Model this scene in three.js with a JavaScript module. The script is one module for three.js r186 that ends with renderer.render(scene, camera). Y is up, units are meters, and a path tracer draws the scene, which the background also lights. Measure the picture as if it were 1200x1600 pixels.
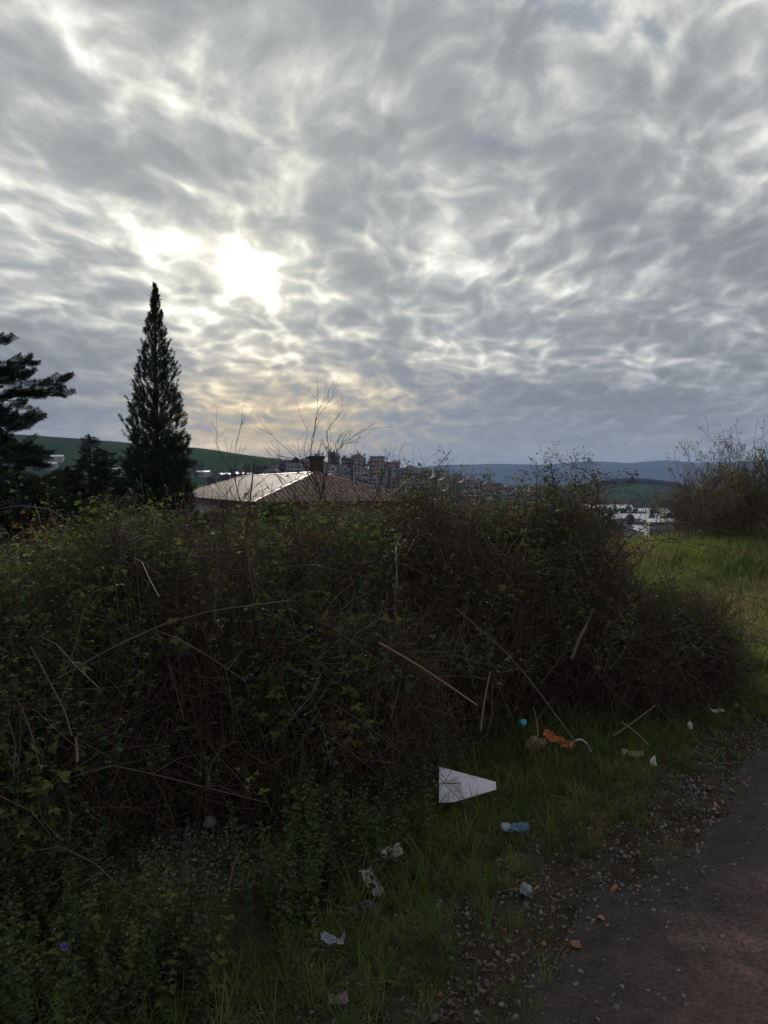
import * as THREE from 'three';

// ---------------------------------------------------------------- seeded randomness and noise
function rng(seed) { let a = seed >>> 0; return () => { a = (a + 0x6D2B79F5) >>> 0; let t = a; t = Math.imul(t ^ (t >>> 15), t | 1); t ^= t + Math.imul(t ^ (t >>> 7), t | 61); return ((t ^ (t >>> 14)) >>> 0) / 4294967296; }; }
const PERM = new Uint8Array(512);
{ const r = rng(77), p = [...Array(256).keys()]; for (let i = 255; i > 0; i--) { const j = Math.floor(r() * (i + 1)); [p[i], p[j]] = [p[j], p[i]]; } for (let i = 0; i < 512; i++) PERM[i] = p[i & 255]; }
const G2 = Array.from({ length: 32 }, (_, i) => [Math.cos(i * Math.PI / 16), Math.sin(i * Math.PI / 16)]);
const G2X = new Float64Array(G2.map((g) => g[0])), G2Y = new Float64Array(G2.map((g) => g[1]));
function noise(x, y) {                                              // gradient noise, about -0.7 .. 0.7
  const xi = Math.floor(x), yi = Math.floor(y), fx = x - xi, fy = y - yi, X = xi & 255, Y = yi & 255;
  const u = fx * fx * fx * (fx * (fx * 6 - 15) + 10), v = fy * fy * fy * (fy * (fy * 6 - 15) + 10);
  const a = PERM[X] + Y, b = PERM[X + 1] + Y;
  const g00 = PERM[a] & 31, g10 = PERM[b] & 31, g01 = PERM[a + 1] & 31, g11 = PERM[b + 1] & 31;
  const n00 = G2X[g00] * fx + G2Y[g00] * fy, n10 = G2X[g10] * (fx - 1) + G2Y[g10] * fy;
  const n01 = G2X[g01] * fx + G2Y[g01] * (fy - 1), n11 = G2X[g11] * (fx - 1) + G2Y[g11] * (fy - 1);
  const nx0 = n00 + u * (n10 - n00), nx1 = n01 + u * (n11 - n01);
  return nx0 + v * (nx1 - nx0);
}
function fbm(x, y, oct, gain = 0.5) { let s = 0, a = 1, w = 0; for (let i = 0; i < oct; i++) { s += a * noise(x, y); w += a; a *= gain; const t = x * 2.03 + 17.3; y = y * 2.03 - 9.1; x = t; } return s / w; }
const clamp = (v, a = 0, b = 1) => Math.min(b, Math.max(a, v)), lerp = (a, b, t) => a + (b - a) * t;
const sstep = (a, b, v) => { const t = clamp((v - a) / (b - a)); return t * t * (3 - 2 * t); };
const R = Math.PI / 180;

// ---------------------------------------------------------------- camera
const scene = new THREE.Scene();
const camera = new THREE.PerspectiveCamera(67, 0.75, 0.05, 30000);
camera.position.set(0, 1.6, 0);
camera.rotation.set(-1.95 * R, 0, 0);
const renderer = new THREE.WebGLRenderer({ antialias: true });
renderer.toneMapping = THREE.LinearToneMapping;
renderer.toneMappingExposure = 1.14;
renderer.shadowMap.enabled = true;

// ---------------------------------------------------------------- sky: a broken layer of altocumulus with the sun low behind it
const SUN_AZ = -9.9, SUN_EL = 15.0;                                  // degrees; azimuth 0 is straight ahead (-z), positive to the right
const dirOf = (az, el) => [Math.sin(az * R) * Math.cos(el * R), Math.sin(el * R), -Math.cos(az * R) * Math.cos(el * R)];
const SUN = dirOf(SUN_AZ, SUN_EL);
// thicker (+) and thinner (-) banks in the layer: azimuth, elevation, half-widths in degrees, amount
const BANKS = [
  [-15.4, 16.8, 3.2, 1.2, -1.15], [-9.7, 15.2, 2.3, 1.6, -1.1], [-3.6, 13.6, 2.4, 0.5, -0.9], [-12.5, 16.0, 6, 2.4, -0.3], [-14.5, 12.4, 2.6, 0.8, -0.4], [-9, 27, 12, 6, -0.10], [-25, 22, 9, 8, -0.12],
  [-16.0, 22.0, 5.0, 1.6, 0.4], [-13.4, 13.6, 3.0, .5, 0.5], [-4.5, 18.3, 3.0, 1.8, 0.55], [-8.0, 20.2, 4.6, 1.4, 0.40], [-4, 11.6, 5, 1.0, 0.35],
  [1.0, 25, 6.0, 3.0, 0.30], [13, 31, 9, 5.0, 0.45], [18, 17.5, 7, 1.6, 0.35], [8.5, 22.5, 3, 1.3, 0.25], [13, 15.2, 9, 1.4, 0.2],
  [-24, 8.8, 6.5, 2.2, 0.85], [-24, 5.0, 7, 2.0, 0.6], [14, 5.6, 17, 2.2, 0.45], [1.5, 9.2, 6, 1.2, 0.2], [-4.5, 6.2, 4.5, 0.7, -0.4], [-11, 2.9, 7.5, 0.8, -0.75], [-9, 5.6, 6, 0.45, -0.5], [-3, 4.2, 5, 0.35, -0.4],
  [-6.5, 31, 1.4, 6, -0.28], [-14, 27.5, 6, 2.4, -0.22], [-23, 28.5, 8, 5.5, -0.38], [-27, 34, 5, 3, -0.2], [-27, 17, 6, 3.0, -0.25], [23, 34, 2.2, 2.5, -0.30], [25, 28, 3.2, 5.0, -0.3], [24, 12, 6, 2.0, -0.15], [8, 12.5, 6, 2.0, -0.15], [24, 20, 5, 2.0, -0.2], [9, 20, 3, 1, -.2],
];
function puffs(x, y) {                                             // rounded cells: 1 in the middle of a clump, 0 in the gaps
  const xi = Math.floor(x), yi = Math.floor(y); let d1 = 9, d2 = 9;
  for (let j = -1; j <= 1; j++) for (let i = -1; i <= 1; i++) { const h = PERM[((xi + i) & 255) + PERM[(yi + j) & 255]], h2 = PERM[(h + 57) & 255], u = xi + i + 0.15 + 0.7 * h / 255 - x, v = yi + j + 0.15 + 0.7 * h2 / 255 - y, d = u * u + v * v; if (d < d1) { d2 = d1; d1 = d; } else if (d < d2) d2 = d; }
  return 0.25 * sstep(-0.1, 0.7, Math.sqrt(d2) - Math.sqrt(d1)) + 0.75 * (1 - sstep(0.0, 0.95, Math.sqrt(d1)));
}
function skyColor(dx, dy, dz, out) {
  const el = Math.asin(clamp(dy, -1, 1)) / R, az = Math.atan2(dx, -dz) / R;
  const e = Math.max(dy, 0) + 0.16, px = dx / e, pz = dz / e;
  let bank = 0;
  if (Math.abs(az) < 75) for (const b of BANKS) { const u = (az - b[0]) / b[2], v = (el - b[1]) / b[3], q = u * u + v * v; if (q < 9) bank += b[4] * Math.exp(-q); }
  // clumps of altocumulus in three sizes, gently bent by the wind
  const wx = noise(px * 1.3 + 3.1, pz * 1.0), wz = noise(px * 1.3, pz * 1.0 + 8.7);
  const vx = noise(px * 9 + 3.1, pz * 6), vz = noise(px * 9, pz * 6 + 8.7);
  const qx = px + 0.12 * wx + 0.030 * vx, qz = pz + 0.12 * wz + 0.040 * vz;
  const big = fbm(qx * 0.9 + 5, qz * 0.8 + 2, 3), mid = fbm(qx * 3.0 + 0.5 * qz + 11, qz * 2.1 - 3, 4, 0.5);
  const tx = qx + 0.07 * noise(qx * 5.1, qz * 3.6 + 3), tz = qz + 0.10 * noise(qx * 5.1 + 7, qz * 3.6);
  const clump = 0.5 * puffs(tx * 6.0 + 2.2, tz * 3.9) + 0.5 * puffs(tx * 12.5 + 9, tz * 8.0 + 4), curd = fbm(tx * 7.5 + 3, tz * 5.2 + 8, 5, 0.6);
  const fine = fbm(qx * 20 + 31, qz * 14, 4, 0.6);
  const low = sstep(0.5, 8.5, el);                                   // the layer closes up towards the horizon
  const shape = Math.tanh(1.5 * mid + 1.0 * (clump - 0.40) + 1.5 * curd + 0.45 * fine);
  let tau = 0.86 + (0.16 + 0.84 * low) * (1.12 * shape + 0.70 * big) + (1 - low) * 0.30 + bank;
  const cosS = clamp(dx * SUN[0] + dy * SUN[1] + dz * SUN[2], -1, 1), th = Math.acos(cosS) / R;
  const thru = Math.exp(-1.45 * Math.max(tau, 0)) * (1 + 0.55 * Math.max(-tau, 0));
  const glow = 0.54 + 0.56 * Math.exp(-th / 16) + 1.1 * Math.exp(-(th * th) / (4.8 * 4.8));
  const body = 0.145 + 0.13 * Math.exp(-th / 20) + 0.055 * sstep(0, 30, el);
  let L = body + glow * thru;
  // colour: bluish grey bodies, cream where light comes through, peach low under the sun, thin blue where a hole opens
  const t = clamp((L - 0.2) / 0.45), warm = Math.exp(-((el - 3.5) * (el - 3.5)) / 22) * Math.exp(-((az + 7) * (az + 7)) / 240);
  let r = lerp(0.905, 1.01, t), g = lerp(0.985, 1.015, t), b = lerp(1.05, 0.955, t);
  const dusk = (1 - sstep(3, 13, el)) * (1 - t * 0.7); r *= 1 - 0.035 * dusk; g *= 1 - 0.01 * dusk; b *= 1 + 0.045 * dusk;
  const wm = warm * sstep(0.15, 0.7, t * 1.15); r *= 1 + 0.24 * wm; g *= 1 - 0.03 * wm; b *= 1 - 0.38 * wm;
  const cream = Math.exp(-th / 12) * clamp(t); r *= 1 + 0.03 * cream; b *= 1 - 0.10 * cream;
  out[0] = L * r; out[1] = L * g; out[2] = L * b;
  const hole = sstep(0.36, 0.56, noise(qx * 2.1 + 40, qz * 4.1 + 7) + 0.35 * fine) * low * sstep(12, 24, el) * (1 - Math.exp(-th * th / 120));
  if (hole > 0) { const k = 0.4 * hole; out[0] = lerp(out[0], 0.17, k); out[1] = lerp(out[1], 0.225, k); out[2] = lerp(out[2], 0.31, k); }
}
function makeSky(w, h) {
  const data = new Float32Array(w * h * 4), c = [0, 0, 0], half = h / 2;
  for (let j = half; j < h; j++) {
    const el = ((j + 0.5) / h - 0.5) * Math.PI, y = Math.sin(el), k = Math.cos(el);
    for (let i = 0; i < w; i++) {
      const a = ((i + 0.5) / w - 0.5) * 2 * Math.PI;
      skyColor(k * Math.cos(a), y, k * Math.sin(a), c);
      const o = (j * w + i) * 4; data[o] = c[0]; data[o + 1] = c[1]; data[o + 2] = c[2]; data[o + 3] = 1;
    }
  }
  for (let j = 0; j < half; j++) for (let i = 0; i < w; i++) { const o = (j * w + i) * 4; data[o] = 0.10; data[o + 1] = 0.105; data[o + 2] = 0.10; data[o + 3] = 1; }
  const t = new THREE.DataTexture(data, w, h, THREE.RGBAFormat, THREE.FloatType);
  t.mapping = THREE.EquirectangularReflectionMapping; t.magFilter = t.minFilter = THREE.LinearFilter; t.needsUpdate = true;
  return t;
}
const skyTexture = makeSky(4096, 2048);
scene.background = skyTexture; scene.environment = skyTexture;
scene.fog = new THREE.FogExp2(0x8ca4d4, 0.00010);

// the sun behind the thin cloud: weak and soft
const sun = new THREE.DirectionalLight(new THREE.Color(1.0, 0.93, 0.80), 3.6);
sun.position.set(SUN[0] * 60, SUN[1] * 60, SUN[2] * 60); sun.target.position.set(0, 0, -8);
sun.position.add(sun.target.position);
sun.castShadow = true; sun.shadow.radius = 10; sun.shadow.mapSize.set(2048, 2048);
Object.assign(sun.shadow.camera, { left: -45, right: 45, top: 45, bottom: -45, near: 1, far: 200 });
scene.add(sun, sun.target);

// ---------------------------------------------------------------- helpers
const V = (x, y, z) => new THREE.Vector3(x, y, z);
const taken = new Map();
function numbered(name) { const n = taken.get(name) ?? 0; taken.set(name, n + 1); return n ? `${name}_${String(n).padStart(3, '0')}` : name; }
function describe(o, label, category, group) { o.userData.label = label; o.userData.category = category; if (group) o.userData.group = group; return o; }
function thing(name, label, category, pos = [0, 0, 0], turn = 0, group) { const o = new THREE.Group(); o.name = numbered(name); o.position.set(...pos); o.rotation.y = turn; scene.add(o); return describe(o, label, category, group); }
function part(name, geo, mat, parent) { const m = new THREE.Mesh(geo, mat); m.name = name; parent.add(m); return m; }
function single(name, label, category, geo, mat, pos = [0, 0, 0], turn = 0, group) { const m = new THREE.Mesh(geo, mat); m.name = numbered(name); m.position.set(...pos); m.rotation.y = turn; scene.add(m); return describe(m, label, category, group); }
class MB {                                                          // collects tubes, leaves and free triangles into one mesh
  constructor() { this.p = []; this.n = []; this.i = []; }
  tube(pts, r0, r1, sides = 3) {
    const base = this.p.length / 3, N = pts.length, t = V(), u = V(), w = V();
    for (let k = 0; k < N; k++) {
      const a = pts[Math.max(0, k - 1)], b = pts[Math.min(N - 1, k + 1)];
      t.subVectors(b, a).normalize(); u.set(0.31, 0.17, 0.93); if (Math.abs(t.dot(u)) > 0.93) u.set(1, 0, 0); u.cross(t).normalize(); w.crossVectors(t, u);
      const r = lerp(r0, r1, k / (N - 1));
      for (let s = 0; s < sides; s++) { const an = s / sides * 2 * Math.PI, c = Math.cos(an), d = Math.sin(an), nx = u.x * c + w.x * d, ny = u.y * c + w.y * d, nz = u.z * c + w.z * d; this.p.push(pts[k].x + nx * r, pts[k].y + ny * r, pts[k].z + nz * r); this.n.push(nx, ny, nz); }
    }
    for (let k = 0; k < N - 1; k++) for (let s = 0; s < sides; s++) { const a = base + k * sides + s, b = base + k * sides + (s + 1) % sides; this.i.push(a, b, a + sides, b, b + sides, a + sides); }
  }
  leaf(o, dir, nrm, len, wid, cup = 0.12) {                           // pointed leaf folded along its rib
    const d = dir.clone().normalize(), s = V().crossVectors(d, nrm).normalize(), n = V().crossVectors(s, d).normalize(), base = this.p.length / 3;
    const q = (a, b, c) => { this.p.push(o.x + d.x * a + s.x * b + n.x * c, o.y + d.y * a + s.y * b + n.y * c, o.z + d.z * a + s.z * b + n.z * c); };
    q(0, 0, 0); q(len * 0.42, -wid / 2, cup * wid); q(len * 0.42, wid / 2, cup * wid); q(len * 0.55, 0, -cup * len * 0.3); q(len, 0, -cup * len * 1.2);
    for (const [b] of [[0], [-1], [1], [0], [0]]) this.n.push(n.x - s.x * b * 0.35, n.y - s.y * b * 0.35, n.z - s.z * b * 0.35);
    this.i.push(base, base + 3, base + 1, base, base + 2, base + 3, base + 1, base + 3, base + 4, base + 3, base + 2, base + 4);
  }
  blade(o, dir, side, len, wid, bend) {                               // grass blade, three spans, tip bowed over along bend
    const base = this.p.length / 3, nrm = V().crossVectors(side, dir).normalize();
    for (let k = 0; k < 3; k++) { const t = k / 3, w = wid * (1 - t * 0.55) / 2; for (const s of [-1, 1]) { this.p.push(o.x + dir.x * len * t + bend.x * t * t + side.x * w * s, o.y + dir.y * len * t + bend.y * t * t + side.y * w * s, o.z + dir.z * len * t + bend.z * t * t + side.z * w * s); this.n.push(nrm.x + side.x * s * .4, nrm.y + side.y * s * .4, nrm.z + side.z * s * .4); } }
    this.p.push(o.x + dir.x * len + bend.x, o.y + dir.y * len + bend.y, o.z + dir.z * len + bend.z); this.n.push(nrm.x, nrm.y, nrm.z);
    this.i.push(base, base + 1, base + 2, base + 1, base + 3, base + 2, base + 2, base + 3, base + 4, base + 3, base + 5, base + 4, base + 4, base + 5, base + 6);
  }
  geo() { const g = new THREE.BufferGeometry(); g.setAttribute('position', new THREE.Float32BufferAttribute(this.p, 3)); g.setAttribute('normal', new THREE.Float32BufferAttribute(this.n, 3)); g.setIndex(this.i); return g; }
}
const _d = new THREE.Object3D();
function scatter(name, geo, mat, list, parent, kind = 'stuff') {      // list: [x, y, z, scale, rx, ry, rz, color?, sy?]
  const m = new THREE.InstancedMesh(geo, mat, list.length); m.name = name; m.userData.kind = kind;
  list.forEach((e, k) => { _d.position.set(e[0], e[1], e[2]); _d.rotation.set(e[4], e[5], e[6], 'YXZ'); _d.scale.set(e[3], e[3] * (e[8] ?? 1), e[3]); _d.updateMatrix(); m.setMatrixAt(k, _d.matrix); if (e[7]) m.setColorAt(k, e[7]); });
  parent.add(m); return m;
}
const rgb = (r, g, b) => new THREE.Color().setRGB(r, g, b);
const matte = (c, rough = 0.9, extra = {}) => new THREE.MeshStandardMaterial({ color: c, roughness: rough, side: THREE.DoubleSide, ...extra });
const leafy = (c, through = 0.4, rough = 0.85) => new THREE.MeshPhysicalMaterial({ color: c, roughness: rough, transmission: through, thickness: 0, side: THREE.DoubleSide, specularIntensity: 0.35 });

// grey-scale noise texture around a mean, with optional specks
function grainTexture(size, seed, f) {
  const d = new Uint8Array(size * size * 4), r = rng(seed);
  for (let y = 0; y < size; y++) for (let x = 0; x < size; x++) { const c = f(x / size, y / size, r), o = (y * size + x) * 4; d[o] = clamp(c[0], 0, 1) * 255; d[o + 1] = clamp(c[1], 0, 1) * 255; d[o + 2] = clamp(c[2], 0, 1) * 255; d[o + 3] = 255; }
  const t = new THREE.DataTexture(d, size, size); t.wrapS = t.wrapT = THREE.RepeatWrapping; t.magFilter = THREE.LinearFilter; t.minFilter = THREE.LinearMipmapLinearFilter; t.generateMipmaps = true; t.needsUpdate = true; return t;
}
const wrapN = (u, v, f, o) => { const a = fbm(u * f + o, v * f, 4), b = fbm((u - 1) * f + o, v * f, 4), c = fbm(u * f + o, (v - 1) * f, 4), d = fbm((u - 1) * f + o, (v - 1) * f, 4); return lerp(lerp(a, b, u), lerp(c, d, u), v); };

// ---------------------------------------------------------------- terrain: flat verge and path, a grassy bank, ground falling to a valley, hills and far mountains
const roadQ = (x, z) => -0.77 * x - 0.64 * z, roadS = (x, z) => 0.64 * x - 0.77 * z;   // distance across / along the path
function table(t, x) { if (x <= t[0][0]) return t[0][1]; for (let i = 1; i < t.length; i++) if (x <= t[i][0]) { const k = (x - t[i - 1][0]) / (t[i][0] - t[i - 1][0]); return lerp(t[i - 1][1], t[i][1], k * k * (3 - 2 * k) * 0.5 + k * 0.5); } return t[t.length - 1][1]; }
const HILL = [[-2200, 60], [-1500, 128], [-900, 128], [-400, 103], [-250, 88], [-83, 70], [60, 44], [200, 20], [420, 0]];
const FAR = [[-9000, 150], [-5000, 120], [-2600, 60], [-800, 120], [100, 185], [560, 226], [1060, 238], [1390, 226], [1860, 262], [2100, 240], [2500, 264], [2750, 244], [3300, 262], [4500, 200], [6500, 250], [9500, 180]];
function gauss(x, z, cx, cz, sx, sz) { const u = (x - cx) / sx, v = (z - cz) / sz, q = u * u + v * v; return q > 16 ? 0 : Math.exp(-q); }
function height(x, z) {
  const r = Math.hypot(x, z), q = roadQ(x, z), s = roadS(x, z), qv = -0.45 * x - 0.89 * z;
  let h = 0;
  if (r < 60) {
    const off = sstep(1.5, 2.4, q);
    h += off * 0.045 * fbm(x * 1.3 + 4, z * 1.3, 3) + off * 0.03 * noise(x * 5, z * 5);
    h += 0.40 * sstep(8.5, 14, s) * sstep(1.7, 3.9, q) * (1 - sstep(18, 26, s)) * (1 - sstep(5.0, 8.5, q));
    h += 0.10 * gauss(x, z, 5.6, -12.8, 1.2, 1.0);
    h -= 0.20 * sstep(4.6, 7.5, q) * (1 - sstep(9, 13, s));
  }
  if (qv > 12) { const w = qv - 12, soft = w * w / (w + 5); h -= 40 * (1 - Math.exp(-soft * 0.135 / 40)); }
  if (qv < -30) h += 2.5 * (1 - Math.exp((qv + 30) / 60));
  if (r > 120) {
    h += sstep(120, 400, r) * 1.6 * noise(x / 90, z / 90);
    h += table(HILL, x) * Math.exp(-(((z + 1030 + 0.12 * x) / 260) ** 2)) * (1 + 0.04 * noise(x / 150, z / 150));
    h += 42 * gauss(x, z, -25, -650, 165, 135);
    h += 40 * gauss(x, z, 300, -1500, 330, 260) + 30 * gauss(x, z, 545, -1750, 120, 240) + 12 * gauss(x, z, 420, -1050, 260, 280) + 42 * gauss(x, z, 1100, -1900, 420, 400);
    const zf = z + 6900; if (Math.abs(zf) < 3200) h += table(FAR, x) * Math.exp(-((zf / 1500) ** 2)) * (1 + 0.05 * fbm(x / 420, z / 420, 3));
    const zb = z - 5000; if (Math.abs(zb) < 3200) h += 120 * Math.exp(-((zb / 1500) ** 2)) * (1 + 0.3 * noise(x / 900, z / 900));
  }
  return h;
}
// cell patchwork of fields
function fieldColor(x, z, out) {
  const r = Math.hypot(x, z), gx = x / 170 + 0.25 * noise(x / 200, z / 200), gz = z / 130 + 0.25 * noise(x / 180 + 5, z / 180), k = PERM[(Math.floor(gx) & 255) + PERM[Math.floor(gz) & 255]] / 255;
  const n = fbm(x / 40, z / 40, 3);
  let c = k < 0.45 ? [0.030, 0.060, 0.018] : k < 0.75 ? [0.052, 0.046, 0.032] : [0.034, 0.040, 0.020];
  if (z < -700 && z > -1300 && x < 200) { const up = Math.max(sstep(-420, -180, x - 0.4 * (z + 1000)), sstep(-950, -880, z + 25 * noise(x / 60, 4))); c = [lerp(0.060, 0.036, up), lerp(0.054, 0.072, up), lerp(0.042, 0.024, up)]; }   // ploughed crown, green flank
  if (z < -1250 && z > -1650 && x > 120 && x < 480) c = [0.032, 0.066, 0.018];
  if (r > 2600) c = [0.028, 0.036, 0.022];                            // forested mountains
  const m = 1 + 0.45 * n;
  out[0] = c[0] * m; out[1] = c[1] * m; out[2] = c[2] * m;
}
const soilMap = grainTexture(512, 5, (u, v, r) => { const n = 0.74 + 0.5 * wrapN(u, v, 9, 0) + 0.35 * wrapN(u, v, 40, 7) + (r() - 0.5) * 0.22, p = r() < 0.012 ? 0.25 : 0; return [n + p, n * 0.97 + p, n * 0.93 + p]; });
soilMap.colorSpace = THREE.SRGBColorSpace;
{
  const radii = [0]; for (let r = 0.35; r < 14500; r *= r < 40 ? 1.045 : 1.055) radii.push(r);
  const A = 560, p = [], c = [], uv = [], idx = [], col = [0, 0, 0];
  radii.forEach((r, k) => {
    for (let a = 0; a < A; a++) {
      const an = a / A * 2 * Math.PI, x = Math.cos(an) * r, z = Math.sin(an) * r; p.push(x, height(x, z), z); uv.push(x / 1.7, z / 1.7);
      if (r > 130) fieldColor(x, z, col);
      else {
        const n = fbm(x * 0.8, z * 0.8, 3), g = sstep(-0.15, 0.2, n) * sstep(1.4, 2.0, roadQ(x, z));
        col[0] = lerp(0.052, 0.05, g) * (1 + 0.3 * n); col[1] = lerp(0.044, 0.058, g) * (1 + 0.3 * n); col[2] = lerp(0.038, 0.024, g) * (1 + 0.3 * n);
      }
      c.push(col[0] / 0.5, col[1] / 0.5, col[2] / 0.5);
      if (k) { const o = (k - 1) * A, b = (a + 1) % A; if (k === 1) idx.push(o + a, A + b, A + a); else idx.push(o + a, o + b, o + A + a, o + b, o + A + b, o + A + a); }
    }
  });
  const g = new THREE.BufferGeometry(); g.setAttribute('position', new THREE.Float32BufferAttribute(p, 3)); g.setAttribute('color', new THREE.Float32BufferAttribute(c, 3)); g.setAttribute('uv', new THREE.Float32BufferAttribute(uv, 2)); g.setIndex(idx); g.computeVertexNormals();
  const m = new THREE.Mesh(g, new THREE.MeshPhysicalMaterial({ specularIntensity: 0, vertexColors: true, map: soilMap, bumpMap: soilMap, bumpScale: 0.02, roughness: 1, side: THREE.DoubleSide }));
  m.name = 'ground'; m.userData.kind = 'structure'; scene.add(m);
}

// ---------------------------------------------------------------- the path: worn asphalt under dust and grit
const gritMap = grainTexture(1024, 9, (u, v, r) => { const n = 0.58 + 0.45 * wrapN(u, v, 14, 3) + 0.5 * wrapN(u, v, 75, 11) + (r() - 0.5) * 0.34, s = r(); const p = s < 0.012 ? 0.35 : s < 0.04 ? 0.16 : s > 0.95 ? -0.25 : 0; return [n + p * 1.05, n * 0.98 + p, n * 0.97 + p * 0.92]; });
gritMap.colorSpace = THREE.SRGBColorSpace;
const EDGE = (s) => 1.30 + 0.16 * noise(s * 0.9, 3.3) + 0.13 * noise(s * 3.1, 8.2) + 0.09 * noise(s * 8.3, 1.2) + 0.05 * noise(s * 21, 4.2);
const fromRoad = (s, q) => [0.64 * s - 0.77 * q, -0.77 * s - 0.64 * q].map((v) => v / (0.64 * 0.64 + 0.77 * 0.77));
{
  const p = [], c = [], uv = [], idx = [], NS = 520, NQ = 90;
  for (let i = 0; i <= NS; i++) for (let j = 0; j <= NQ; j++) {
    const s = -3 + 44 * (i / NS) ** 1.7, q = lerp(-4.2, EDGE(s), j / NQ), [x, z] = fromRoad(s, q), d = EDGE(s) - q;
    const dip = sstep(0.02, 0.35, d) * sstep(0, 0.4, q + 4.2);
    const y = -0.006 + dip * (0.022 + 0.014 * fbm(x * 2.2, z * 2.2, 3) + 0.01 * fbm(x * 9, z * 9, 2));
    p.push(x, y, z); uv.push(x / 1.3, z / 1.3);
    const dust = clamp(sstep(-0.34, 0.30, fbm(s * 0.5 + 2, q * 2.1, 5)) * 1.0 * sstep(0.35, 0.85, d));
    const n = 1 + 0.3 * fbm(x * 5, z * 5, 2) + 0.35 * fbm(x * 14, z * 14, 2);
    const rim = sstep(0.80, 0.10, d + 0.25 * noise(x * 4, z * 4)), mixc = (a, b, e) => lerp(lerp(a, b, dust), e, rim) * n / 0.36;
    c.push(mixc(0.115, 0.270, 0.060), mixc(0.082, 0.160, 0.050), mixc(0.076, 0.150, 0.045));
    if (i && j) { const a = (i - 1) * (NQ + 1) + j - 1, b = i * (NQ + 1) + j - 1; idx.push(a, b, a + 1, b, b + 1, a + 1); }
  }
  const g = new THREE.BufferGeometry(); g.setAttribute('position', new THREE.Float32BufferAttribute(p, 3)); g.setAttribute('color', new THREE.Float32BufferAttribute(c, 3)); g.setAttribute('uv', new THREE.Float32BufferAttribute(uv, 2)); g.setIndex(idx); g.computeVertexNormals();
  const m = new THREE.Mesh(g, new THREE.MeshStandardMaterial({ vertexColors: true, map: gritMap, bumpMap: gritMap, bumpScale: 0.012, roughness: 0.95, side: THREE.DoubleSide }));
  m.name = 'path'; m.userData.kind = 'structure'; scene.add(m);
}

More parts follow.
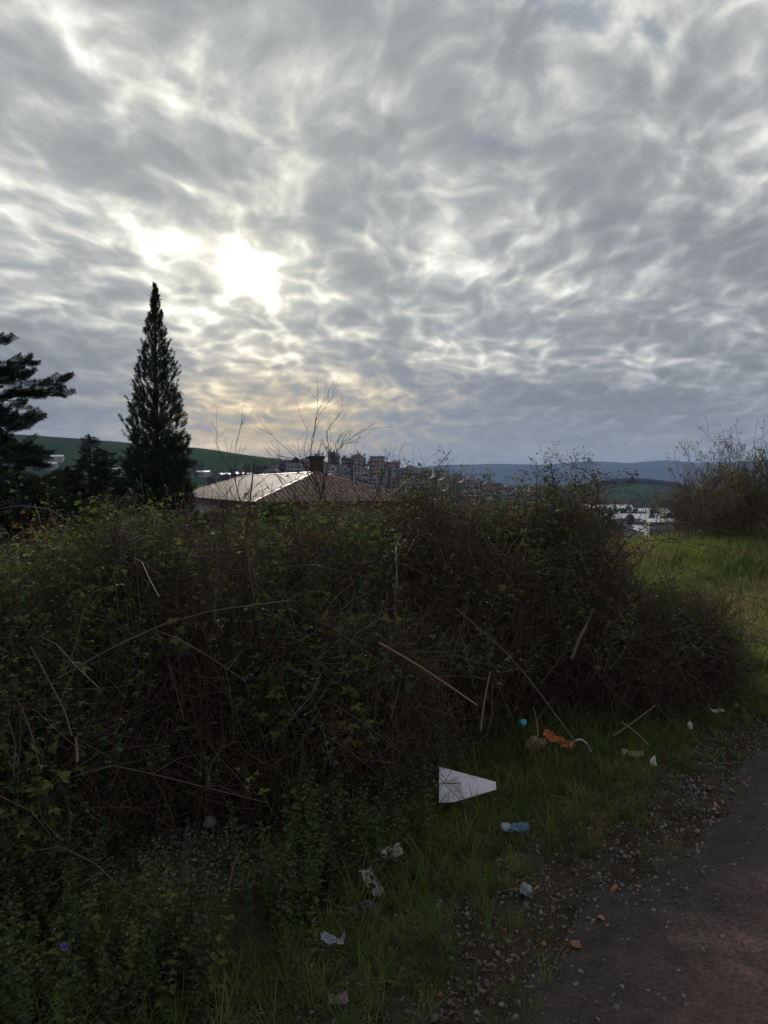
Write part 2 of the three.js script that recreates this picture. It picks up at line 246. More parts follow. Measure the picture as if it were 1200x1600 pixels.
// ---------------------------------------------------------------- the tiled house below the bank
const Y1 = (x, z) => height(x, z);
{
  const t = thing('tiled_house', 'low house with red clay tile hip roof and dark chimney behind the brambles', 'house', [0, 0, 0]);
  const eave = 1.0, A = V(-11.4, eave, -42), N = V(-4.2, eave, -25), long = V().subVectors(N, A), L = long.length(), u = long.clone().normalize(), w = V(-u.z, 0, u.x);
  if (w.x < 0) w.negate();
  const W = 6.2, rise = 1.02, at = (a, b, y) => A.clone().addScaledVector(u, a).addScaledVector(w, b).setY(y);
  const wallM = matte(rgb(0.55, 0.54, 0.52), 0.9), deckM = matte(rgb(0.13, 0.08, 0.065), 0.9), tileM = matte(0xffffff, 0.6), brickM = matte(rgb(0.09, 0.06, 0.05), 0.95);
  // walls, inset under the eaves, with thickness
  const wall = (a0, b0, a1, b1) => { const c = at((a0 + a1) / 2, (b0 + b1) / 2, -1.5), len = Math.hypot(a1 - a0, b1 - b0); const g = new THREE.BoxGeometry(Math.abs(a1 - a0) < 0.01 ? 0.25 : len, 4.9, Math.abs(a1 - a0) < 0.01 ? len : 0.25); const m = part('wall', g, wallM, t); m.position.copy(c); m.rotation.y = Math.atan2(-u.z, u.x); return m; };
  const q = 0.5; wall(q, q, L - q, q); wall(q, W - q, L - q, W - q); wall(q, q + 0.13, q, W - q - 0.13); wall(L - q, q + 0.13, L - q, W - q - 0.13);
  // roof deck: hip solid
  const c = [at(0, 0, eave), at(L, 0, eave), at(L, W, eave), at(0, W, eave)], r0 = at(W / 2, W / 2, eave + rise), r1 = at(L - W / 2, W / 2, eave + rise);
  const mb = new MB(), tri = (a, b, d) => { const n = V().crossVectors(V().subVectors(b, a), V().subVectors(d, a)).normalize(); for (const p of [a, b, d]) { mb.p.push(p.x, p.y, p.z); mb.n.push(n.x, Math.abs(n.y), n.z); mb.i.push(mb.i.length); } };
  const quad = (a, b, d, e) => { tri(a, b, d); tri(a, d, e); };
  const faces = [[c[0], c[1], r1, r0], [c[1], c[2], r1], [c[2], c[3], r0, r1], [c[3], c[0], r0]];
  for (const f of faces) f.length === 4 ? quad(...f) : tri(...f);
  const dn = c.map((p) => p.clone().setY(eave - 0.14)); for (let k = 0; k < 4; k++) quad(c[k], dn[k], dn[(k + 1) % 4], c[(k + 1) % 4]); quad(dn[0], dn[1], dn[2], dn[3]);
  const deck = part('roof', mb.geo(), deckM, t);
  // barrel tiles laid in courses on each slope
  const tg = new THREE.CylinderGeometry(0.085, 0.075, 0.36, 6, 1, true, -Math.PI / 2, Math.PI), r = rng(31), tiles = [];
  tg.scale(1, 1, 0.7);
  for (const f of faces) {
    const o = f[0], e = V().subVectors(f[1], f[0]), el = e.length(); e.normalize();
    const top = f[2], up = V().subVectors(top, o); up.addScaledVector(e, -up.dot(e)); const ul = up.length(); up.normalize(); const nn = V().crossVectors(e, up).normalize(); if (nn.y < 0) nn.negate();
    const basis = new THREE.Matrix4().makeBasis(V().crossVectors(up, nn), up, nn);
    const qt = new THREE.Quaternion().setFromRotationMatrix(basis);
    for (let j = 0; j * 0.30 < ul - 0.1; j++) for (let i = 0; i * 0.175 < el; i++) {
      const b = j * 0.30 + 0.16, a = i * 0.175 + 0.088, inset = b / ul * (W / 2) * 1.0; if (a < inset - 0.05 || a > el - inset + 0.05) continue;
      const p = o.clone().addScaledVector(e, a + (r() - 0.5) * 0.02).addScaledVector(up, b + (r() - 0.5) * 0.03).addScaledVector(nn, 0.03 + r() * 0.012);
      const k = 0.75 + r() * 0.5, o2 = r() < 0.12 ? 0.7 : 1; tiles.push([p, qt, rgb(0.20 * k * o2, 0.115 * k, 0.095 * k * (r() < 0.2 ? 1.3 : 1))]);
    }
  }
  tiles.sort((a, b) => Math.hypot(a[0].x, a[0].z) - Math.hypot(b[0].x, b[0].z));
  const clay = [0, 1, 2, 3, 4].map((k) => matte(rgb(0.14 + 0.03 * k, 0.082 + 0.017 * k, 0.068 + 0.014 * k), 0.6));
  tiles.slice(0, 300).forEach(([p, qt], k) => { const m = part('roof_tile', tg, clay[(k * 7) % 5], deck); m.position.copy(p); m.quaternion.copy(qt); });
  const im = new THREE.InstancedMesh(tg, tileM, tiles.length - 300); im.name = 'roof_tiles'; im.userData.kind = 'stuff'; const mx = new THREE.Matrix4(), one = V(1, 1, 1);
  tiles.slice(300).forEach(([p, qt, col], k) => { im.setMatrixAt(k, mx.compose(p, qt, one)); im.setColorAt(k, col); }); deck.add(im);
  const ridge = new MB(); ridge.tube([r0, r1], 0.12, 0.12, 8); for (const [a, b] of [[c[0], r0], [c[3], r0], [c[1], r1], [c[2], r1]]) ridge.tube([a, b], 0.11, 0.12, 8); part('ridge_cap', ridge.geo(), clay[1], deck);
  // chimney with a crumbling top
  const ch = part('chimney', new THREE.BoxGeometry(0.52, 1.35, 0.5), brickM, deck), cp = [-2.646, 2.176, -30.5]; ch.position.set(cp[0], cp[1] - 0.18, cp[2]);
  const cap = part('chimney_cap', new THREE.BoxGeometry(0.62, 0.09, 0.6), brickM, deck); cap.position.set(cp[0], cp[1] + 0.545, cp[2]);
}

// ---------------------------------------------------------------- town on the hillside
const glassM = new THREE.MeshStandardMaterial({ color: rgb(0.03, 0.035, 0.04), roughness: 0.15 }), winG = new THREE.BoxGeometry(1.2, 1.4, 0.08), slabM = matte(rgb(0.4, 0.39, 0.38), 0.9), winG2 = new THREE.BoxGeometry(2.6, 1.5, 0.08);
const WALLS = [['white', rgb(0.46, 0.46, 0.46)], ['pale grey', rgb(0.27, 0.27, 0.28)], ['cream', rgb(0.34, 0.31, 0.27)], ['dusty pink', rgb(0.25, 0.20, 0.20)], ['bare brick', rgb(0.15, 0.11, 0.10)], ['light blue', rgb(0.25, 0.28, 0.32)]].map(([n, c]) => [n, matte(c, 0.9)]);
const ROOFS = [['red-roofed', matte(rgb(0.17, 0.09, 0.07), 0.8)], ['brown-roofed', matte(rgb(0.14, 0.085, 0.06), 0.8)], ['flat-roofed', slabM]];
function hipGeo(w, d, h) { const W = w / 2 + 0.4, D = d / 2 + 0.4, k = Math.min(W, D), rx = Math.max(0, W - k), rz = Math.max(0, D - k); const mb = new MB(), q = (...ps) => { for (let i = 1; i < ps.length - 1; i++) { const [a, b, c] = [ps[0], ps[i], ps[i + 1]].map((p) => V(...p)), n = V().crossVectors(V().subVectors(b, a), V().subVectors(c, a)).normalize(); for (const p of [a, b, c]) { mb.p.push(p.x, p.y, p.z); mb.n.push(n.x, n.y, n.z); mb.i.push(mb.i.length); } } };
  q([-W, 0, D], [W, 0, D], [rx, h, rz], [-rx, h, rz]); q([W, 0, D], [W, 0, -D], [rx, h, -rz], [rx, h, rz]); q([W, 0, -D], [-W, 0, -D], [-rx, h, -rz], [rx, h, -rz]); q([-W, 0, -D], [-W, 0, D], [-rx, h, rz], [-rx, h, -rz]); q([-W, 0, D], [-W, 0, -D], [W, 0, -D], [W, 0, D]); return mb.geo(); }
function building(name, label, group, x, z, w, d, floors, turn, wi, ri, r, deep = 2.5) {
  const y = Y1(x, z), t = thing(name, label, 'building', [x, y, z], turn, group), h = floors * 2.9 + 0.4;
  part('wall', new THREE.BoxGeometry(w, h + deep, d), WALLS[wi][1], t).position.y = (h - deep) / 2;
  if (ri === 2) {
    const roof = part('roof', new THREE.BoxGeometry(w + 0.6, 0.3, d + 0.6), slabM, t); roof.position.y = h + 0.153;
    if (r() < 0.6) part('stair_head', new THREE.BoxGeometry(2.6, 2.1, 2.6), WALLS[wi][1], roof).position.set((r() - 0.5) * w * 0.5, 1.2, 0);
    else { const tank = part('water_tank', new THREE.CylinderGeometry(0.6, 0.6, 1.3, 10), WALLS[0][1], roof); tank.position.set((r() - 0.5) * w * 0.6, 0.803, 0); }
  } else { const roof = part('roof', hipGeo(w, d, 1.6 + w * 0.06), ROOFS[ri][1], t); roof.position.y = h + 0.003; if (r() < 0.7) part('chimney', new THREE.BoxGeometry(0.6, 1.6, 0.6), ROOFS[1][1], roof).position.set(w * 0.2, 1.4, d * 0.15); }
  const n = Math.max(2, Math.round(w / 3.1));
  for (let f = 0; f < floors; f++) {
    for (let k = 0; k < n; k++) { const wn = part('window', r() < 0.25 ? winG2 : winG, glassM, t); wn.position.set(((k + 0.5) / n - 0.5) * (w - 0.6), f * 2.9 + 1.75, d / 2 + 0.02); }
    if (f && r() < 0.6) { const bw = w * (0.35 + 0.3 * r()); part('balcony', new THREE.BoxGeometry(bw, 0.95, 1.1), r() < 0.5 ? slabM : WALLS[0][1], t).position.set((r() - 0.5) * (w - bw), f * 2.9 + 0.4, d / 2 + 0.56); }
  }
  return t;
}
const ORD = ['first', 'second', 'third', 'fourth', 'fifth', 'sixth', 'seventh', 'eighth', 'ninth', 'tenth', 'eleventh', 'twelfth', 'thirteenth', 'fourteenth', 'fifteenth', 'sixteenth', 'seventeenth', 'eighteenth', 'nineteenth', 'twentieth', 'twenty-first', 'twenty-second', 'twenty-third', 'twenty-fourth', 'twenty-fifth', 'twenty-sixth'];
{
  const r = rng(404), rows = [['skyline', -668, -98, 132], ['second', -636, -92, 132], ['third', -606, -96, 128], ['fourth', -574, -84, 122], ['fifth', -542, -80, 112], ['sixth', -508, -66, 102], ['lowest', -470, -60, 92]];
  for (const [row, z0, x0, x1] of rows) {
    let x = x0 + r() * 6, k = 0;
    while (x < x1) {
      const w = 6.5 + r() * 7, d = 7 + r() * 4, fl = r() < 0.06 ? 4 : r() < 0.35 ? 3 : 2, wi = Math.floor(r() * 6), ri = r() < 0.55 ? 2 : Math.floor(r() * 2);
      building('hillside_building', `${WALLS[wi][0]} ${ROOFS[ri][0]} building, ${ORD[k]} from left in the ${row === 'skyline' || row === 'lowest' ? row : row + ' highest'} row of the hillside town`, 'buildings of the hillside town', x + w / 2, z0 + (r() - 0.5) * 14, w, d, fl, (r() - 0.5) * 0.7, wi, ri, r, 5);
      x += w + 1.0 + r() * 5; k++;
    }
  }
}
// sheds with pale metal roofs in the valley
const sheetM = new THREE.MeshStandardMaterial({ color: rgb(0.74, 0.75, 0.77), roughness: 0.45, side: THREE.DoubleSide }), shedWall = matte(rgb(0.34, 0.34, 0.35), 0.9), doorM = matte(rgb(0.12, 0.13, 0.15), 0.7);
function shed(label, group, [x, , z], w, d, turn, roofM = sheetM, h = 4.2) {
  const y = Y1(x, z), t = thing('metal_roofed_shed', label, 'shed', [x, y, z], turn, group);
  part('wall', new THREE.BoxGeometry(w, h + 4, d), shedWall, t).position.y = (h - 4) / 2;
  const rise = d * 0.13, sl = Math.hypot(d / 2 + 0.5, rise), an = Math.atan2(rise, d / 2 + 0.5);
  for (const s of [1, -1]) { const m = part('roof_slope', new THREE.BoxGeometry(w + 0.8, 0.12, sl), roofM, t); m.position.set(0, h + rise / 2 + 0.07, s * (d / 4 + 0.25)); m.rotation.x = s * an; }
  const n = Math.max(1, Math.round(w / 14)); for (let k = 0; k < n; k++) part('door', new THREE.BoxGeometry(3.6, 3.2, 0.1), doorM, t).position.set(((k + 0.5) / n - 0.5) * w, 1.6, d / 2 + 0.03);
}
for (const [label, p, w, d, turn] of [
  ['long pale metal-roofed shed in the valley, farthest right of the row below the green fields', [227.489, -18.828, -600], 46, 22, -0.12],
  ['pale metal-roofed shed above the lone dark conifer in the right-hand valley', [216.833, -18.916, -650], 40, 22, -0.10],
  ['pale roofed shed half hidden behind the arching bramble spray', [198.724, -16.179, -690], 42, 22, -0.15],
  ['broad white-roofed shed in front of the valley row, beside the thicket edge', [159.426, -21.639, -500], 34, 22, -0.08],
  ['white-roofed shed right of the broad one in the right-hand valley', [157.488, -24.324, -440], 20, 14, 0.3],
  ['white-roofed hut low in the valley just above the grass bank corner', [39.945, -8.534, -112], 3.6, 3.2, -0.1],
  ['white-roofed hut partly behind the bramble top left of the valley sheds', [68.09, -14.402, -470], 14, 12, 0.2],
  ['low pale shed between the lone conifer and the hedge shrubs', [188.811, -19.515, -480], 26, 16, -0.1],
  ['short white-roofed shed in front of the lone dark conifer', [129.071, -19.528, -380], 14, 12, 0.1],
  ['narrow white-roofed shed at the thicket edge low in the valley', [90.184, -16.997, -270], 9, 8, 0.4],
  ['pale-roofed shed behind the first bare hedge shrub', [108.651, -19.097, -290], 12, 9, -0.2],
]) shed(label, 'pale roofed sheds in the right-hand valley', p, w, d, turn);
for (const [label, p, w, d, turn] of [
  ['white shed nearest the chimney in the row under the green hill', [-96.944, 14.131, -850], 16, 13, 0.1],
  ['long white shed in the middle of the row under the green hill', [-142.168, 10.752, -800], 24, 14, 0.05],
  ['small white shed left of the long one under the green hill', [-163.245, 10.637, -790], 13, 12, 0.2],
  ['white shed right of the cypress under the green hill', [-186.476, 10.091, -800], 14, 12, 0.0],
  ['white shed at the far end of the row, seen between cypress and small conifer', [-277.699, 12.734, -800], 22, 14, 0.1],
  ['white roofed farm building between the cedar and the small conifer', [-351.637, 26.696, -825], 20, 15, 0.25],
  ['lower white roof just under the farm building beside the cedar', [-347.678, 19.997, -800], 20, 14, 0.2],
]) shed(label, 'white sheds under the green hill', p, w, d, turn);
for (const [label, p, w, d, turn, h] of [
  ['white walled shed seen in the gap between shrubs and cypress', [-19.951, 1.047, -60], 3.0, 4, 0.0, 3.4],
]) shed(label, undefined, p, w, d, turn, sheetM, h);

// ---------------------------------------------------------------- trees
const bark = matte(rgb(0.055, 0.042, 0.034), 0.95), twigM = matte(rgb(0.13, 0.10, 0.078), 0.9), paleTwig = matte(rgb(0.16, 0.125, 0.095), 0.9), coneM = leafy(0xffffff, 0.15), leafM = leafy(0xffffff, 0.45);
const rndDir = (r) => { const y = r() * 2 - 1, a = r() * 2 * Math.PI, k = Math.sqrt(1 - y * y); return V(Math.cos(a) * k, y, Math.sin(a) * k); };
// upright scale-leaf tuft of a cypress; the tuft grows along +y
function cypressTuft(seed) { const r = rng(seed), mb = new MB(); for (let k = 0; k < 46; k++) { const h = r() * 0.42, a = r() * 2 * Math.PI, out = 0.30 + r() * 0.5, d = V(Math.cos(a) * out, 1, Math.sin(a) * out).normalize(), o = V(Math.cos(a) * 0.05 * r(), h, Math.sin(a) * 0.05 * r()); mb.leaf(o, d, rndDir(r), 0.10 + r() * 0.13, 0.018 + r() * 0.022, 0.05); } return mb.geo(); }
// flat needle spray; grows along +z, flat across x
function needleSpray(seed) { const r = rng(seed), mb = new MB(); mb.tube([V(0, 0, 0), V(0, 0.02, 0.3), V(0, -0.02, 0.55)], 0.006, 0.002, 3); for (let k = 0; k < 15; k++) { const t = k / 15, s = k % 2 ? 1 : -1, L = (1 - t * 0.7) * (0.16 + r() * 0.1), o = V(0, 0.02, t * 0.55), d = V(s * 0.8, (r() - 0.3) * 0.25, 0.75).normalize(); for (let j = 0; j < 5; j++) { const p = o.clone().addScaledVector(d, L * j / 5); for (const q of [-1, 1]) mb.leaf(p, V(d.x + q * 0.6, d.y + (r() - 0.35) * 1.1, d.z + 0.1), V(0.3, 1, 0.2), 0.075 + r() * 0.04, 0.022, 0.05); } } return mb.geo(); }
const tufts = [1, 2, 3].map(cypressTuft), sprays = [11, 12, 13].map(needleSpray);
const shade = (r, c, v = 0.3) => { const k = 1 - v / 2 + v * r() * 1.2; return rgb(c[0] * k, c[1] * k, c[2] * k); };
function cypress(label, base, tall, prof, n, seed, group) {
  const t = thing('cypress_tree', label, 'tree', base, 0, group), r = rng(seed), trunk = new MB();
  trunk.tube([V(0, -0.3, 0), V(0.03, tall * 0.3, 0), V(-0.02, tall * 0.7, 0.02), V(0, tall * 0.96, 0)], 0.16, 0.02, 7);
  const lists = [[], [], []];
  for (let k = 0; k < n; k++) {
    const f = 1 - Math.pow(r(), 0.85), y = f * tall * 0.985, a = r() * 2 * Math.PI;
    const lump = 1 + 0.45 * noise(a * 1.6 + seed, y * 1.1) + 0.42 * noise(a * 3.4 + 9, y * 2.3 + seed) + 0.25 * noise(a * 6 + 3, y * 5);
    const gap = noise(a * 1.9 + 30, y * 1.7 + seed * 3); if (gap > 0.16 && r() < 0.9) continue;
    const R0 = table(prof, f) * lump, rr = R0 * (r() < 0.62 ? 0.72 + 0.32 * r() : Math.sqrt(r()) * 0.8), lean = 0.2 + 0.85 * r() * (1 - f * 0.7);
    lists[k % 3].push([Math.cos(a) * rr, y, Math.sin(a) * rr, (0.5 + 0.65 * r()) * (1 - f * 0.62), lean, Math.atan2(Math.cos(a), Math.sin(a)), (r() - 0.5) * 0.5, shade(r, [0.036, 0.054, 0.030], 0.6)]);
    if (k % 14 === 0) trunk.tube([V(0, Math.max(0.2, y - rr * 0.9), 0), V(Math.cos(a) * rr * 0.6, y - rr * 0.2, Math.sin(a) * rr * 0.6), V(Math.cos(a) * rr, y + 0.2, Math.sin(a) * rr)], 0.022, 0.005, 3);
  }
  part('trunk', trunk.geo(), bark, t); lists.forEach((l, k) => scatter('crown', tufts[k], coneM, l, t)); return t;
}
{ const b = [-8.792, 0.579, -30], y = Y1(b[0], b[2]); cypress('tall dark narrow cypress standing against the bright sky left of the tiled roof', [b[0], y, b[2]], 9.42 - y, [[0, 0.9], [0.25, 1.15], [0.42, 1.08], [0.56, 0.92], [0.7, 0.70], [0.8, 0.46], [0.88, 0.24], [0.95, 0.10], [1, 0.01]], 5400, 3); }
{ const b = [-8.162, 0.528, -31.5], y = Y1(b[0], b[2]); cypress('small pointed cypress close against the right foot of the tall cypress', [b[0], y, b[2]], 2.85 - y, [[0, 0.5], [0.5, 0.45], [0.8, 0.22], [1, 0.04]], 620, 4); }
function conifer(label, base, tall, reach, seed, o, name = 'conifer_tree') {
  const t = thing(name, label, 'tree', base), r = rng(seed), wood = new MB(), lists = [[], [], []];
  wood.tube([V(0, -0.4, 0), V(0.05, tall * 0.4, 0.03), V(-0.03, tall * 0.75, 0), V(0, tall, 0)], tall * 0.018 + 0.05, 0.012, 7);
  for (let k = 0; k < o.limbs; k++) {
    const f = (k + r()) / o.limbs, y = lerp(o.from, 0.985, f) * tall, a = k * 2.399 + r() * 0.7, L = Math.min(o.most ?? 9, reach * Math.pow(1 - f, o.pow)) * (0.72 + 0.5 * r()) + 0.12, rise = o.rise * (0.6 + r() * 0.8);
    const c = Math.cos(a), s = Math.sin(a), pts = []; for (let j = 0; j <= 5; j++) { const q = j / 5; pts.push(V(c * L * q, y + L * (rise * q - o.droop * q * q) + 0.03 * (r() - 0.5), s * L * q)); }
    wood.tube(pts, 0.012 + L * 0.011, 0.004, 4);
    const n = Math.max(3, Math.round(L * o.dense));
    for (let j = 0; j < n; j++) {
      const q = 0.12 + 0.88 * (j + r()) / n, i0 = Math.min(4, Math.floor(q * 5)), p = pts[i0].clone().lerp(pts[i0 + 1], q * 5 - i0), side = (r() - 0.5) * 2.4 * (1 - q * 0.5);
      const lat = (r() - 0.5) * L * 0.42 * (1 - q * 0.75);
      lists[j % 3].push([p.x - s * lat, p.y + (r() - 0.5) * 0.16, p.z + c * lat, o.size * (0.5 + 0.5 * r()), -rise * 0.5 + (r() - 0.5) * 0.9, Math.PI / 2 - a + side, (r() - 0.5) * 3.0, shade(r, o.color, 0.5)]);
    }
  }
  for (let k = 0; k < 10; k++) lists[k % 3].push([0, tall * (0.93 + 0.06 * r()), 0, o.size * 0.6, -1.2 + r() * 0.5, r() * 6.28, 0, shade(r, o.color)]);
  part('trunk', wood.geo(), bark, t); lists.forEach((l, k) => scatter('crown', sprays[k], coneM, l, t)); return t;
}
{ const b = [-10.917, 2.522, -19], y = Y1(b[0], b[2]); conifer('broad dark cedar with spreading limbs cut by the left edge of the picture', [b[0], y, b[2]], 6.45 - y, 4.6, 21, { limbs: 100, from: 0.16, pow: 1.0, most: 2.6, rise: 0.46, droop: 0.22, dense: 17, size: 0.85, color: [0.022, 0.035, 0.022] }, 'cedar_tree'); }
{ const b = [-10.226, 1.574, -27], y = Y1(b[0], b[2]); conifer('small pointed dark conifer between the cedar and the tall cypress', [b[0], y, b[2]], 3.3 - y, 1.15, 22, { limbs: 110, from: 0.08, pow: 0.8, rise: 0.35, droop: 0.25, dense: 18, size: 0.55, color: [0.024, 0.036, 0.024] }); }
{ const b = [-10.181, 1.573, -28.5], y = Y1(b[0], b[2]); conifer('shorter dark conifer close beside the right of the small pointed conifer', [b[0], y, b[2]], 2.75 - y, 1.0, 23, { limbs: 95, from: 0.08, pow: 0.7, rise: 0.35, droop: 0.25, dense: 18, size: 0.55, color: [0.026, 0.036, 0.022] }); }
{ const b = [-10.274, 1.576, -25], y = Y1(b[0], b[2]); conifer('low dark conifer tucked in front of the cedar skirt and small conifer', [b[0], y, b[2]], 2.15 - y, 1.1, 24, { limbs: 90, from: 0.08, pow: 0.6, rise: 0.3, droop: 0.2, dense: 18, size: 0.6, color: [0.022, 0.033, 0.02] }); }

// branching bare wood; returns the tips
function grow(mb, p, d, len, rad, depth, o, r, tips) {
  const pts = [p], n = depth === 0 ? 3 : 4; let q = p.clone(), e = d.clone();
  for (let k = 1; k <= n; k++) { e = e.clone().add(rndDir(r).multiplyScalar(o.wander)).add(V(0, o.up * 0.25, 0)).normalize(); q = q.clone().addScaledVector(e, len / n); pts.push(q); }
  mb.tube(pts, rad, Math.max(rad * 0.55, o.fine), depth > 2 ? 5 : 3);
  if (depth === 0) { tips.push([q, e]); tips.push([pts[1], e]); return; }
  const kids = o.kids[0] + Math.floor(r() * (o.kids[1] - o.kids[0] + 1));
  for (let k = 0; k < kids; k++) { const at = pts[k === 0 ? n : 1 + Math.floor(r() * n)], nd = e.clone().add(rndDir(r).multiplyScalar(o.spread)).add(V(0, o.up, 0)).normalize(); grow(mb, at.clone(), nd, len * (0.55 + 0.35 * r()), Math.max(rad * 0.6, o.fine), depth - 1, o, r, tips); }
}
function leafTuft(seed, n, L) { const r = rng(seed), mb = new MB(); for (let k = 0; k < n; k++) { const d = rndDir(r); d.y = Math.abs(d.y) * 0.7; mb.leaf(rndDir(r).multiplyScalar(L * 0.7), d, rndDir(r), L * (0.7 + 0.6 * r()), L * 0.5, 0.12); } return mb.geo(); }
const tuftsLeaf = [leafTuft(51, 6, 0.04), leafTuft(52, 5, 0.045), leafTuft(53, 4, 0.035)];
const hedgeTwig = matte(0xffffff, 0.9), underKnot = (() => { const r = rng(55), mb = new MB(); for (let k = 0; k < 44; k++) { const o = rndDir(r).multiplyScalar(0.25 * Math.cbrt(r())), d = rndDir(r).add(V(0, 0.8, 0)).normalize(), b = rndDir(r).multiplyScalar(0.08); mb.tube([o, o.clone().addScaledVector(d, 0.15).add(b), o.clone().addScaledVector(d, 0.3 + 0.15 * r())], 0.003, 0.0015, 3); } return mb.geo(); })();
function shrub(name, label, base, stems, h, o, seed, group) {
  const t = thing(name, label, o.cat ?? 'shrub', base, 0, group), r = rng(seed), mb = new MB(), tips = [];
  for (let k = 0; k < stems; k++) { const a = r() * 6.28, tilt = o.tilt * (0.3 + r()); grow(mb, V(Math.cos(a) * o.foot * r(), -0.1, Math.sin(a) * o.foot * r()), V(Math.cos(a) * tilt + (o.lean ?? 0), 1, Math.sin(a) * tilt).normalize(), h * (0.38 + 0.22 * r()), o.rad, o.depth, o, r, tips); }
  part('branches', mb.geo(), o.wood ?? twigM, t);
  if (o.under) { const u = []; for (let k = 0; k < o.under; k++) { const a = r() * 6.28, q = Math.sqrt(r()) * 0.75; u.push([Math.cos(a) * q, 0.1 + r() * h * 0.55, Math.sin(a) * q, 0.8 + 0.6 * r(), r(), r() * 6.28, r(), shade(r, [0.15, 0.115, 0.085], 0.5)]); } scatter('twig_tangle', underKnot, hedgeTwig, u, t); }
  if (o.leaves) { const lists = [[], [], []]; tips.forEach(([p], k) => { if (r() < o.leaves && p.y > (o.minY ?? 0)) lists[k % 3].push([p.x, p.y, p.z, 0.6 + 0.8 * r(), r(), r() * 6.28, r(), shade(r, o.colors[Math.floor(r() * o.colors.length)], 0.5)]); }); lists.forEach((l, k) => l.length && scatter('leaves', tuftsLeaf[k], leafM, l, t)); }
  return t;
}
const onGround = ([x, , z]) => [x, Y1(x, z), z];
// bare saplings in front of the tiled roof
const thinO = { wander: 0.20, up: 0.18, kids: [2, 3], spread: 0.75, fine: 0.004, tilt: 0.12, foot: 0.1, rad: 0.035, depth: 4, leaves: 0, cat: 'tree', wood: bark };
shrub('bare_tree', 'bare sapling leaning left in front of the sunlit tile slope', onGround([-2.642, 1.059, -21]), 1, 4.0, { ...thinO, lean: -0.22 }, 61);
shrub('bare_tree', 'bare branching tree rising just right of the dark chimney', onGround([-1.485, 1.007, -23]), 2, 4.4, { ...thinO, kids: [2, 4], rad: 0.04 }, 62);
shrub('bare_tree', 'small bare tree between the leaning sapling and the chimney', onGround([-2.625, 0.93, -26]), 1, 3.4, { ...thinO, rad: 0.025 }, 63);
shrub('bare_tree', 'low twiggy bare tree right of the chimney in front of the town', onGround([-0.397, 0.982, -24]), 2, 3.4, { ...thinO, kids: [2, 4], rad: 0.03, spread: 0.95 }, 64);
shrub('bare_tree', 'thin bare tree in front of the far left end of the tile roof', onGround([-4.529, 0.982, -24]), 1, 3.0, { ...thinO, rad: 0.025, lean: -0.2 }, 65);
// hedge of shrubs behind the grass bank
const hedge = { wander: 0.17, up: 0.22, kids: [2, 4], spread: 0.85, fine: 0.0028, tilt: 0.55, foot: 0.35, rad: 0.014, depth: 4, minY: 0.2, under: 9 };
const yellow = [[0.24, 0.20, 0.05], [0.16, 0.16, 0.04], [0.26, 0.18, 0.06]], brownL = [[0.13, 0.085, 0.045], [0.09, 0.085, 0.035]], greenL = [[0.06, 0.09, 0.03], [0.09, 0.10, 0.03]];
shrub('hedge_shrub', 'tall shrub with yellowish leaves and bare top twigs behind the grass bank', onGround([6.621, 0.172, -15.5]), 8, 1.62, { ...hedge, tilt: 0.42, leaves: 0.45, colors: yellow }, 71);
shrub('hedge_shrub', 'tall reddish twiggy shrub at the right edge of the picture', onGround([7.464, 0.199, -15.2]), 8, 1.62, { ...hedge, tilt: 0.4, leaves: 0.35, colors: [...greenL, ...brownL] }, 72);
shrub('hedge_shrub', 'brown leafless shrub left of the yellowish one, in front of the valley', onGround([5.974, 0.093, -15]), 8, 1.15, { ...hedge, under: 12, leaves: 0.2, colors: brownL }, 73);
shrub('hedge_shrub', 'thin low shrub at the left end of the hedge beside the thicket', onGround([5.185, 0.114, -14.2]), 5, 1.05, { ...hedge, under: 0, depth: 3, leaves: 0.12, colors: brownL }, 74);
shrub('hedge_shrub', 'dense dark shrub between the yellowish shrub and the right edge one', onGround([7.734, 0.052, -16.8]), 9, 1.4, { ...hedge, leaves: 0.4, colors: greenL }, 75);
shrub('hedge_shrub', 'bushy shrub just beyond the right edge of the hedge', onGround([8.228, 0.172, -15.5]), 9, 1.6, { ...hedge, leaves: 0.4, colors: greenL }, 76);
shrub('hedge_shrub', 'low dense brown shrub at the foot of the yellowish one', onGround([7.009, -0.058, -16.5]), 7, 0.9, { ...hedge, under: 25, kids: [3, 4], leaves: 0.2, colors: brownL }, 77);

// dark evergreen shrubs under the trees on the left
const bigTuft = [leafTuft(81, 14, 0.09), leafTuft(82, 16, 0.08)];
function evergreen(name, label, base, R0, h, color, seed, n = 900, group) {
  const t = thing(name, label, 'shrub', base, 0, group), r = rng(seed), mb = new MB(), l = [[], []];
  for (let k = 0; k < 7; k++) { const a = r() * 6.28; mb.tube([V(0, -0.2, 0), V(Math.cos(a) * R0 * 0.3, h * 0.5, Math.sin(a) * R0 * 0.3), V(Math.cos(a) * R0 * 0.6, h * 0.9, Math.sin(a) * R0 * 0.6)], 0.03, 0.008, 4); }
  for (let k = 0; k < n; k++) { const a = r() * 6.28, y = Math.pow(r(), 0.7), rr = R0 * Math.sqrt(1 - Math.pow(y, 2.6)) * (1 + 0.35 * noise(a * 1.5 + seed, y * 4)) * (0.65 + 0.4 * r()); l[k % 2].push([Math.cos(a) * rr, y * h * (1 + 0.2 * noise(a * 2 + seed, 3)), Math.sin(a) * rr, 0.7 + 0.7 * r(), r(), r() * 6.28, r(), shade(r, color, 0.6)]); }
  part('stems', mb.geo(), bark, t); l.forEach((e, k) => scatter('foliage', bigTuft[k], leafM, e, t)); return t;
}
evergreen('evergreen_shrub', 'dark evergreen shrub under the cedar at the left edge', onGround([-8.162, 1.021, -17]), 1.6, 2.5, [0.024, 0.036, 0.018], 91, 1500);
